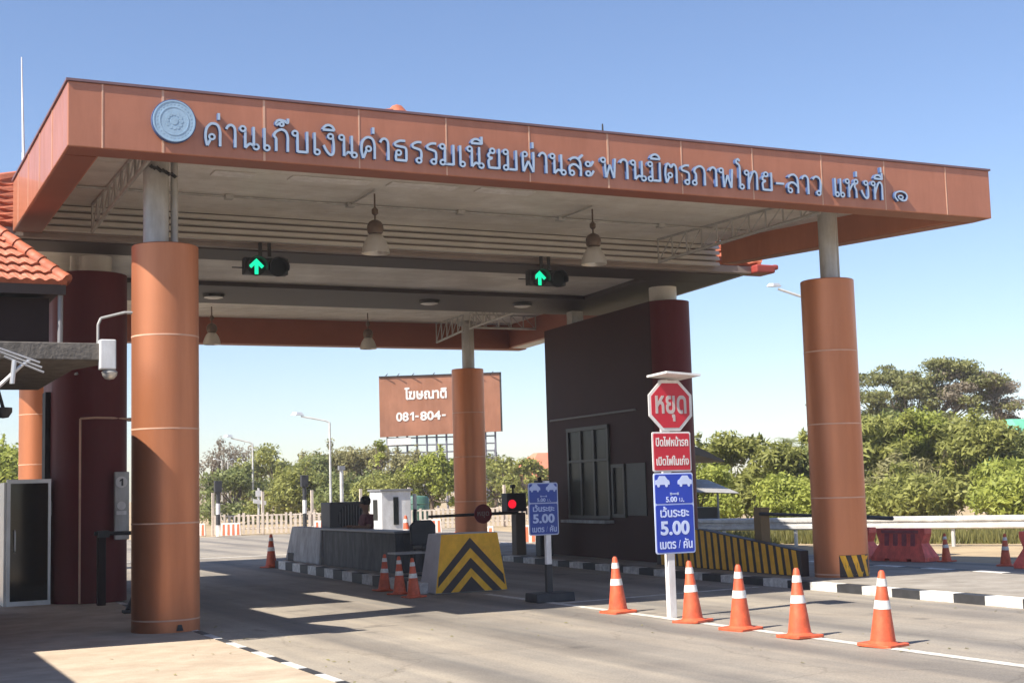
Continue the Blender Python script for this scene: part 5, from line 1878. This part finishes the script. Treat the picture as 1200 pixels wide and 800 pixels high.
# street lamps
def street_lamp(x, y, h, arm, lab, r=0.06):
    """pole with an arm reaching to -X, head at the end"""
    t = thing('street_lamp', lab, 'street lamp', (x, y, 0), 'street lamps')
    mb = MB()
    mb.cyl((x, y, 0), (x, y, h), r, r * 0.65, 10)
    ax, ay = arm[0], arm[1]
    mb.tube([(x, y, h), (x + ax * 0.12, y + ay * 0.12, h + arm[2] * 0.25), (x + ax * 0.8, y + ay * 0.8, h + arm[2] * 0.86)], r * 0.55, 8)
    mb.build('pole', M['rail'], t, smooth=True)
    mb = MB()
    c = Vector((x + ax * 0.9, y + ay * 0.9, h + arm[2]))
    D = Vector((ax, ay, 0)).normalized()
    N = Vector((-D.y, D.x, 0))
    s = abs(ax) * 0.16 + 0.05
    pts = []
    for u, w, z in ((-1, .25, 0.0), (0.2, .45, .0), (1.0, .2, 0.0), (1.0, -.2, 0.0), (0.2, -.45, 0.0), (-1, -.25, 0.0)):
        pts.append(c + D * (u * s) + N * (w * s * 0.8))
    mb.add(pts + [p + Vector((0, 0, s * 0.45)) + (c - p) * 0.35 for p in pts], [[5, 4, 3, 2, 1, 0], [6, 7, 8, 9, 10, 11]] + [(i, (i + 1) % 6, 6 + (i + 1) % 6, 6 + i) for i in range(6)])
    mb.build('lamp_head', M['alu'], t, bevel=0.01)
street_lamp(17.95, 54.1, 4.45, (-1.35, 0.5, 0.33), 'tall street lamp with arm left of the billboard', 0.06)
street_lamp(21.05, 77.2, 4.48, (-1.45, 0.4, 0.42), 'street lamp with arm above the far trees right of the front column', 0.07)
street_lamp(23.05, 92.2, 3.95, (-0.5, 0.1, 0.1), 'thin distant lamp nearest to the sunlit front column', 0.05)
street_lamp(23.45, 92.2, 3.95, (0.4, 0.1, 0.1), 'thin distant lamp just right of its twin by the front column', 0.05)
street_lamp(24.75, 31.5, 6.62, (-1.05, 0.42, 0.45), 'street lamp whose white head shows left of the right front column', 0.07)
# plain poles by the fence
for i, (x, y, h, lab) in enumerate([(19.0, 55.8, 2.55, 'pale pole above the fan unit by the far fence'), (33.0, 82.0, 2.6, 'thin white pole between rear column and signal box')]):
    t = thing('roadside_pole', lab, 'pole', (x, y, 0))
    mb = MB()
    mb.cyl((x, y, 0), (x, y, h), 0.09, 0.08, 10)
    mb.build('shaft', M['rail'], t, smooth=True)
    mb = MB()
    mb.box(x - 0.13, x + 0.13, y - 0.1, y + 0.1, h, h + 0.18)
    mb.build('cap', M['grey'], t)

# houses among the trees
h1 = thing('house', 'house with orange red roof beyond the signal box', 'house', (41, 80.5, 0))
mb = MB()
mb.box(39.6, 44.5, 79.8, 83.5, 0, 2.1)
mb.build('wall', M['cabin'], h1)
mb = MB()
mb.hexa([(39.2, 79.4, 2.1), (44.9, 79.4, 2.1), (44.9, 83.9, 2.1), (39.2, 83.9, 2.1)], [(41.2, 81.4, 3.85), (43.2, 81.4, 3.85), (43.2, 82.0, 3.85), (41.2, 82.0, 3.85)])
mb.build('roof', mat('roof_orange', (0.60, 0.20, 0.12), 0.7), h1)
h2 = thing('house', 'house with teal green roof showing through the bushes at the right edge', 'house', (46, 43, 0))
mb = MB()
mb.box(44.2, 49.5, 41.5, 45.8, 0, 1.7)
mb.build('wall', M['cabin'], h2)
mb = MB()
mb.hexa([(43.4, 40.6, 1.7), (50.2, 40.6, 1.7), (50.2, 46.6, 1.7), (43.4, 46.6, 1.7)], [(44.3, 43.4, 3.9), (49.3, 43.4, 3.9), (49.3, 43.9, 3.9), (44.3, 43.9, 3.9)])
mb.build('roof', M['teal'], h2)

# roadside stall with dark awning behind the tall signpost
sl = thing('roadside_stall', 'roadside stall with dark curved awning behind the tall signpost', 'stall', (21, 31.6, 0))
mb = MB()
prev = None
pr_ = []
for i in range(9):
    t = i / 8
    pr_.append((19.3 + 2.1 * t, 2.50 + 0.12 * math.sin(math.pi * min(1, t * 1.1)) - 0.42 * max(0, t - 0.45) ** 1.3 * 1.6))
top = pr_
low = [(x, z - 0.05 - 0.42 * (1 - i / 8)) for i, (x, z) in enumerate(pr_)][::-1]
mb.prism_y((low[::-1] + top[::-1]), 31.2, 32.8)
mb.build('awning', M['black'], sl)
mb = MB()
mb.hexa([(19.2, 31.0, 1.42), (21.7, 31.0, 1.30), (21.7, 31.05, 1.28), (19.2, 31.05, 1.40)], [(19.2, 32.2, 1.85), (21.5, 32.2, 1.68), (21.5, 32.25, 1.66), (19.2, 32.25, 1.83)])
mb.build('roof_sheet', M['steel'], sl)
mb = MB()
mb.box(19.3, 21.3, 31.4, 32.6, 0.0, 0.95)
mb.build('counter', M['darkmetal'], sl)
for x, y in ((19.35, 31.3), (21.2, 31.3), (19.35, 32.6), (21.2, 32.6)):
    mb = MB()
    mb.cyl((x, y, 0), (x, y, 2.35 if y > 32 else 1.35), 0.03, 0.03, 8)
    mb.build('post', M['grey'], sl)

# ------------------------------------------------------------------ vegetation
def crown_mesh(name, clumps, n, leaf, m, seed, flat=0.75, elong=1.8):
    """leaf-sized faces spread through clumps: (centre, radii)"""
    n = int(n * 2.1)
    leaf = leaf * 0.68
    g = np.random.default_rng(seed)
    vol = np.array([c[1][0] * c[1][1] * c[1][2] for c in clumps]) ** 0.75
    idx = g.choice(len(clumps), n, p=vol / vol.sum())
    C_ = np.array([c[0] for c in clumps])[idx]
    Rr = np.array([c[1] for c in clumps])[idx]
    dirs = g.normal(size=(n, 3))
    dirs /= np.linalg.norm(dirs, axis=1, keepdims=True)
    rad = g.random(n) ** 0.42
    rad *= 1 + 0.16 * g.normal(size=n)
    P = C_ + dirs * Rr * rad[:, None]
    P[:, 2] = np.maximum(P[:, 2], 0.03)
    nr = dirs * 0.6 + g.normal(size=(n, 3)) * 0.6 + np.array([0, 0, 0.45])
    nr /= np.linalg.norm(nr, axis=1, keepdims=True)
    a = np.cross(nr, g.normal(size=(n, 3)))
    a /= np.linalg.norm(a, axis=1, keepdims=True)
    b = np.cross(nr, a)
    s = leaf * (0.6 + 0.8 * g.random(n))[:, None]
    a = a * s * elong * 0.5
    b = b * s * 0.5
    V = np.stack([P - a, P - a * 0.1 + b * 0.9, P + a, P - a * 0.1 - b * 0.9], 1).reshape(-1, 3)
    me = bpy.data.meshes.new(name)
    me.vertices.add(4 * n)
    me.vertices.foreach_set('co', V.astype(np.float32).ravel())
    me.loops.add(4 * n)
    me.loops.foreach_set('vertex_index', np.arange(4 * n, dtype=np.int32))
    me.polygons.add(n)
    me.polygons.foreach_set('loop_start', np.arange(0, 4 * n, 4, dtype=np.int32))
    me.polygons.foreach_set('loop_total', np.full(n, 4, dtype=np.int32))
    me.materials.append(m)
    me.update(calc_edges=True)
    return me


def make_tree(name, label, cat, loc, h, w, leafm, n, leaf, seed, group, trunk_h=0.35, nclump=14, flat=0.7, spread=1.0, elong=1.8, low=False, trunk_r=None):
    """trunk with limbs to the clumps of an uneven crown"""
    g = random.Random(seed)
    t = thing(name, label, cat, loc, group)
    th = h * trunk_h
    clumps = []
    for i in range(nclump):
        a = g.uniform(0, 2 * math.pi)
        rr = w * 0.5 * math.sqrt(g.random()) * 0.85 * spread
        zf = g.random()
        zz = th * (0.25 if low else 0.95) + (h - th * (0.25 if low else 0.95)) * (0.12 + 0.74 * zf)
        shrink = 1 - 0.55 * abs(zf - 0.35) ** 1.3
        r0 = w * g.uniform(0.07, 0.23)
        clumps.append(((rr * shrink * math.cos(a), rr * shrink * math.sin(a), zz), (r0, r0, r0 * flat)))
    clumps.append(((0, 0, h * 0.92 - w * 0.1), (w * 0.18, w * 0.18, w * 0.14)))
    for i in range(9):                     # sprigs that break the outline
        c, r_ = clumps[g.randrange(len(clumps))]
        a = g.uniform(0, 2 * math.pi)
        q = r_[0] * g.uniform(0.9, 1.35)
        c2 = (c[0] + math.cos(a) * q, c[1] + math.sin(a) * q, c[2] + r_[2] * g.uniform(0.2, 1.5))
        r1 = w * g.uniform(0.03, 0.07)
        clumps.append((c2, (r1, r1, r1 * 1.6)))
    mb = MB()
    tr_ = trunk_r or max(0.05, h * 0.028)
    p = Vector((0, 0, 0))
    top = Vector((g.uniform(-.1, .1) * h * .3, g.uniform(-.1, .1) * h * .3, th))
    mb.cyl(p, top, tr_ * 1.3, tr_ * 0.85, 8)
    for c, r_ in clumps:
        c = Vector(c)
        midp = top.lerp(c, 0.5) + Vector((g.uniform(-.08, .08) * w, g.uniform(-.08, .08) * w, -0.03 * h))
        mb.cyl(top, midp, tr_ * 0.5, tr_ * 0.32, 6)
        mb.cyl(midp, c, tr_ * 0.32, tr_ * 0.12, 5)
        for k in range(3):
            e = c + Vector((g.uniform(-1, 1) * r_[0], g.uniform(-1, 1) * r_[1], g.uniform(-.3, 1) * r_[2]))
            mb.cyl(c, e, tr_ * 0.12, tr_ * 0.05, 4)
    mb.build('trunk', M['bark'], t, local=True)
    me = crown_mesh('crown', clumps, n, leaf, leafm, seed, elong=elong)
    o = bpy.data.objects.new('crown', me)
    COL.objects.link(o)
    o.parent = t
    return t

FAR = 'trees beyond the far fence'
far_trees = [
    ('bare_tree', 'greyish half bare tree right beside the sunlit front column', 23.6, 97.2, 5.2, 4.6, 'leaf_bare', 1500, 0.16),
    ('bare_tree', 'pinkish grey half bare tree behind the thin distant lamps', 26.5, 102.0, 5.6, 5.4, 'leaf_bare', 1700, 0.16),
    ('leafy_tree', 'tall green tree behind the second street lamp', 25.9, 91.4, 5.3, 5.2, 'leaf_a', 3400, 0.20),
    ('leafy_tree', 'lower dark green tree right of the tall green tree', 26.6, 84.5, 4.0, 4.6, 'leaf_c', 2800, 0.20),
    ('leafy_tree', 'olive tree crossed by the tall street lamp pole', 29.9, 90.2, 4.5, 5.0, 'leaf_dry', 3000, 0.19),
    ('leafy_tree', 'olive green tree between street lamp and billboard', 30.0, 85.0, 4.6, 5.0, 'leaf_dry', 3000, 0.19),
    ('slender_tree', 'slender light tree at the left edge of the billboard', 29.6, 79.8, 5.1, 1.7, 'leaf_b', 700, 0.16),
    ('leafy_tree', 'dull green tree under the left part of the billboard', 31.9, 81.0, 4.0, 4.6, 'leaf_dry', 2800, 0.18),
    ('leafy_tree', 'bright green tree left of the rear column', 28.6, 69.2, 3.8, 3.4, 'leaf_b', 3400, 0.17),
    ('leafy_tree', 'dark tree in the gap left of the bright green tree', 27.4, 74.5, 2.9, 3.2, 'leaf_c', 2200, 0.17),
    ('leafy_tree', 'green tree seen right of the rear column', 37.6, 80.5, 3.6, 4.4, 'leaf_a', 2800, 0.18),
    ('leafy_tree', 'green tree behind the red signal box', 37.6, 76.0, 3.6, 3.6, 'leaf_a', 2600, 0.18),
    ('leafy_tree', 'tree beside the orange roofed house', 41.0, 88.0, 4.2, 4.4, 'leaf_c', 2600, 0.19),
    ('leafy_tree', 'green tree at the left edge below the slab canopy', 6.6, 69.5, 4.6, 5.0, 'leaf_b', 3200, 0.2),
    ('leafy_tree', 'yellow green tree left of the rear orange column at the left edge', 4.0, 62.0, 3.9, 4.6, 'leaf_a', 3000, 0.19),
    ('leafy_tree', 'low green tree behind the white cross sign', 22.4, 75.0, 3.0, 4.6, 'leaf_a', 2800, 0.18),
    ('leafy_tree', 'low green tree behind the pale fence posts', 24.6, 72.5, 2.7, 4.4, 'leaf_c', 2600, 0.18),
    ('leafy_tree', 'low bushy tree above the fan unit', 26.8, 70.5, 2.6, 4.2, 'leaf_a', 2600, 0.17),
    ('leafy_tree', 'low shrubby tree at the foot of the second street lamp', 20.2, 78.0, 3.2, 4.6, 'leaf_c', 2600, 0.19),
]
for i, (nm, lab, x, y, h, w, lm, n, lf) in enumerate(far_trees):
    make_tree(nm, lab, 'tree', (x, y, 0), h, w, M[lm], n, lf, 100 + i, FAR, trunk_h=0.3, nclump=16, low=True)

BUSH = 'bushes behind the guardrail'
bushes = [
    ('bush', 'bright bush at the foot of the roadside stall behind the signpost', 25.2, 38.5, 2.2, 3.2, 'leaf_b', 3600, 0.13),
    ('bush', 'tallest pointed bush right of the curved awning', 28.4, 41.2, 3.6, 3.2, 'leaf_a', 5000, 0.13),
    ('bush', 'broad bush left of the right front column', 29.6, 39.6, 2.9, 3.8, 'leaf_a', 5200, 0.13),
    ('bush', 'low fresh green bush close behind the guardrail left of the right column', 26.6, 34.6, 1.7, 3.4, 'leaf_b', 4600, 0.12),
    ('bush', 'dark bush partly behind the right front column', 31.0, 38.4, 2.9, 3.2, 'leaf_c', 4200, 0.13),
    ('bush', 'bush directly right of the right front column', 32.0, 37.4, 3.9, 3.4, 'leaf_a', 5200, 0.13),
    ('bush', 'mid green bush below the flat topped tree', 33.8, 37.4, 4.2, 3.8, 'leaf_b', 5600, 0.13),
    ('bush', 'olive bush under the right half of the flat topped tree', 34.2, 35.4, 3.6, 3.6, 'leaf_a', 5200, 0.13),
    ('bush', 'yellow flowering bush near the right picture edge', 33.0, 32.4, 2.1, 2.8, 'leaf_b', 4600, 0.12),
    ('bush', 'dark bush before the teal roof', 36.0, 34.9, 3.3, 3.0, 'leaf_c', 4400, 0.13),
    ('bush', 'low bush behind the whole red plastic barrier', 29.2, 32.6, 1.6, 3.6, 'leaf_a', 4600, 0.12),
    ('bush', 'tall dark bush between the right column and the flat topped tree', 35.4, 40.6, 4.2, 3.6, 'leaf_c', 5200, 0.14),
    ('bush', 'tall bush filling the gap under the thinning side of the flat topped tree', 37.0, 37.6, 3.9, 3.6, 'leaf_a', 5200, 0.14),
    ('bush', 'grey green bush low in front of the taller bushes right of the column', 30.6, 34.8, 2.2, 3.0, 'leaf_dry', 4200, 0.12),
    ('bush', 'dense bush behind the roadside stall awning', 26.8, 41.8, 2.8, 3.4, 'leaf_c', 4600, 0.13),
    ('bush', 'bush at the right edge in front of the teal roofed house', 36.8, 33.0, 3.0, 3.2, 'leaf_a', 4600, 0.13),
    ('bush', 'low bush behind the guardrail at the right picture edge', 30.6, 29.4, 1.6, 3.2, 'leaf_b', 4200, 0.12),
]
for i, (nm, lab, x, y, h, w, lm, n, lf) in enumerate(bushes):
    make_tree(nm, lab, 'bush', (x, y, 0), h, w, M[lm], n, lf, 300 + i, BUSH, elong=(1.6, 2.6, 3.6)[i % 3], trunk_h=0.2, nclump=26, spread=1.12, low=True, trunk_r=0.035)
# filler hedge strip low along the rail
# flat topped tree
t = thing('flat_topped_tree', 'large flat topped tree with thinning grey right side above the bushes', 'tree', (51.5, 57.8, 0))
g = random.Random(5)
rt = Vector((0.885, -0.466, 0))          # along the picture to the right
clumps, dry = [], []
def arch(u):                              # crown top height along u in metres (-4..4.6)
    return 8.05 - 0.055 * (u - 0.4) ** 2 * (1.25 if u < 0 else 1.0)
for i in range(120):
    u = g.uniform(-4.8, 5.6)
    tp = arch(u)
    zz = tp - 0.35 - g.random() ** 1.2 * (4.3 if u < 1.6 else 2.0)
    dd = g.uniform(-1.6, 1.6)
    p = rt * u + Vector((0.466, 0.885, 0)) * dd
    r0 = g.uniform(0.35, 0.85)
    c = ((p.x, p.y, zz), (r0 * 1.25, r0 * 1.25, r0 * 0.5))
    (dry if u > 1.8 and g.random() < 0.55 else clumps).append(c)
mb = MB()
top = Vector((0.2, 0.1, 2.6))
mb.cyl((0, 0, 0), top, 0.26, 0.20, 10)
for c, r_ in clumps + dry:
    c = Vector(c)
    md = top.lerp(c, 0.55) + Vector((0, 0, 0.25))
    fork = top + Vector((c.x * 0.22, c.y * 0.22, 0.9))
    mb.cyl(top, fork, 0.07, 0.05, 5)
    md = fork.lerp(c, 0.55) + Vector((0, 0, 0.35))
    mb.cyl(fork, md, 0.04, 0.026, 5)
    mb.cyl(md, c, 0.026, 0.014, 4)
    for k in range(5):
        e = c + Vector((g.uniform(-1, 1) * r_[0], g.uniform(-1, 1) * r_[1], g.uniform(-.4, 1) * r_[2]))
        mb.cyl(c, e, 0.02, 0.008, 4)
mb.build('trunk', M['bark'], t, local=True)
me = crown_mesh('crown', clumps, 16500, 0.15, M['leaf_olive'], 55)
o = bpy.data.objects.new('crown', me); COL.objects.link(o); o.parent = t
me = crown_mesh('thin_crown', dry, 5200, 0.13, M['leaf_bare'], 56)
o = bpy.data.objects.new('thin_crown', me); COL.objects.link(o); o.parent = t

# a small palm left of the right column
def palm(label, loc, h, fr, seed):
    t = thing('palm_tree', label, 'palm tree', loc)
    g = random.Random(seed)
    mb = MB()
    mb.cyl((0, 0, 0), (0.05, 0, h), 0.11, 0.08, 8)
    mb.build('trunk', M['bark'], t, local=True)
    mb = MB()
    for k in range(16):
        a = 2 * math.pi * k / 16 + g.uniform(-.2, .2)
        el = g.uniform(0.1, 1.2)
        prev = Vector((0.05, 0, h))
        for j in range(7):
            tt_ = (j + 1) / 7
            q = Vector((0.05 + math.cos(a) * fr * tt_ * math.cos(el * (1 - tt_ * 0.6)), math.sin(a) * fr * tt_ * math.cos(el * (1 - tt_ * 0.6)), h + fr * (math.sin(el) * tt_ - 0.75 * tt_ ** 2)))
            dd = (q - prev)
            sd = dd.cross(Vector((0, 0, 1))).normalized()
            wl_ = fr * 0.30 * (1 - abs(tt_ - 0.4))
            for s_ in (-1, 1):
                for m_ in range(3):
                    b0 = prev.lerp(q, m_ / 3)
                    mb.add([b0, b0 + dd * 0.16, b0 + sd * s_ * wl_ + dd * 0.5 + Vector((0, 0, -0.25 * wl_))], [(0, 1, 2)])
            prev = q
    mb.build('fronds', M['leaf_c'], t, local=True)
palm('small palm whose fronds show left of the right front column', (32.7, 43.4, 0), 3.0, 1.0, 3)
palm('small palm tree left of the rear column beyond the tank', (30.2, 66.5, 0), 2.6, 1.1, 4)

# a few fallen leaves along the kerbs and on the paving
mb = MB()
for i in range(170):
    x, y = rnd.choice([(rnd.gauss(4.1, 0.35), rnd.uniform(9, 22)), (rnd.gauss(12.35, 0.2), rnd.uniform(9, 26)), (rnd.uniform(1.0, 8.5), rnd.uniform(10, 18)), (rnd.gauss(9.0, 0.6), rnd.uniform(9, 19))])
    z = 0.036 if x < 3.9 else 0.010
    a, r_ = rnd.uniform(0, 6.28), rnd.uniform(0.012, 0.035)
    ca, sa = math.cos(a) * r_, math.sin(a) * r_
    mb.add([(x - ca, y - sa, z), (x + sa * .5, y - ca * .5, z + rnd.uniform(0, .012)), (x + ca, y + sa, z + rnd.uniform(0, .01)), (x - sa * .5, y + ca * .5, z + .004)], [(0, 1, 2, 3)])
tag(mb.build('fallen_leaves', M['leaf_dry']), kind='stuff')

# thin dusty air
mb = MB()
mb.box(-130, 150, -60, 210, -1.0, 16.0)
hz = mb.build('haze', bpy.data.materials.new('dusty_air'))
hm = hz.data.materials[0]
hm.use_nodes = True
hn = hm.node_tree
hn.nodes.remove(hn.nodes['Principled BSDF'])
pv = hn.nodes.new('ShaderNodeVolumePrincipled')
pv.inputs['Color'].default_value = (0.93, 0.93, 0.97, 1)
pv.inputs['Density'].default_value = 0.0006
hn.links.new(pv.outputs[0], hn.nodes['Material Output'].inputs['Volume'])
tag(hz, kind='stuff')

# dry grass along the guardrail: tufts in one object
g = np.random.default_rng(11)
n = 9000
a0, b0 = np.array([28.2, 17.5]), np.array([19.4, 33.0])
tpos = g.random(n)
off = 0.1 + g.random(n) ** 1.5 * 6.0
dv = (b0 - a0) / np.linalg.norm(b0 - a0)
nv = np.array([-dv[1], dv[0]])
if nv[0] < 0: nv = -nv
base = a0 + tpos[:, None] * (b0 - a0) + off[:, None] * nv
ang = g.random(n) * 6.283
hh = 0.12 + 0.25 * g.random(n)
wv = np.stack([np.cos(ang), np.sin(ang)], 1) * 0.03
tipo = (g.random((n, 2)) - 0.5) * 0.2
V = np.zeros((n, 3, 3))
V[:, 0, :2] = base - wv
V[:, 1, :2] = base + wv
V[:, 2, :2] = base + tipo
V[:, 2, 2] = hh
me = bpy.data.meshes.new('grass')
me.vertices.add(3 * n)
me.vertices.foreach_set('co', V.astype(np.float32).ravel())
me.loops.add(3 * n)
me.loops.foreach_set('vertex_index', np.arange(3 * n, dtype=np.int32))
me.polygons.add(n)
me.polygons.foreach_set('loop_start', np.arange(0, 3 * n, 3, dtype=np.int32))
me.polygons.foreach_set('loop_total', np.full(n, 3, dtype=np.int32))
me.materials.append(M['grassm'])
me.update(calc_edges=True)
o = bpy.data.objects.new('grass', me)
COL.objects.link(o)
tag(o, 'dry grass behind the guardrail', 'grass', kind='stuff')
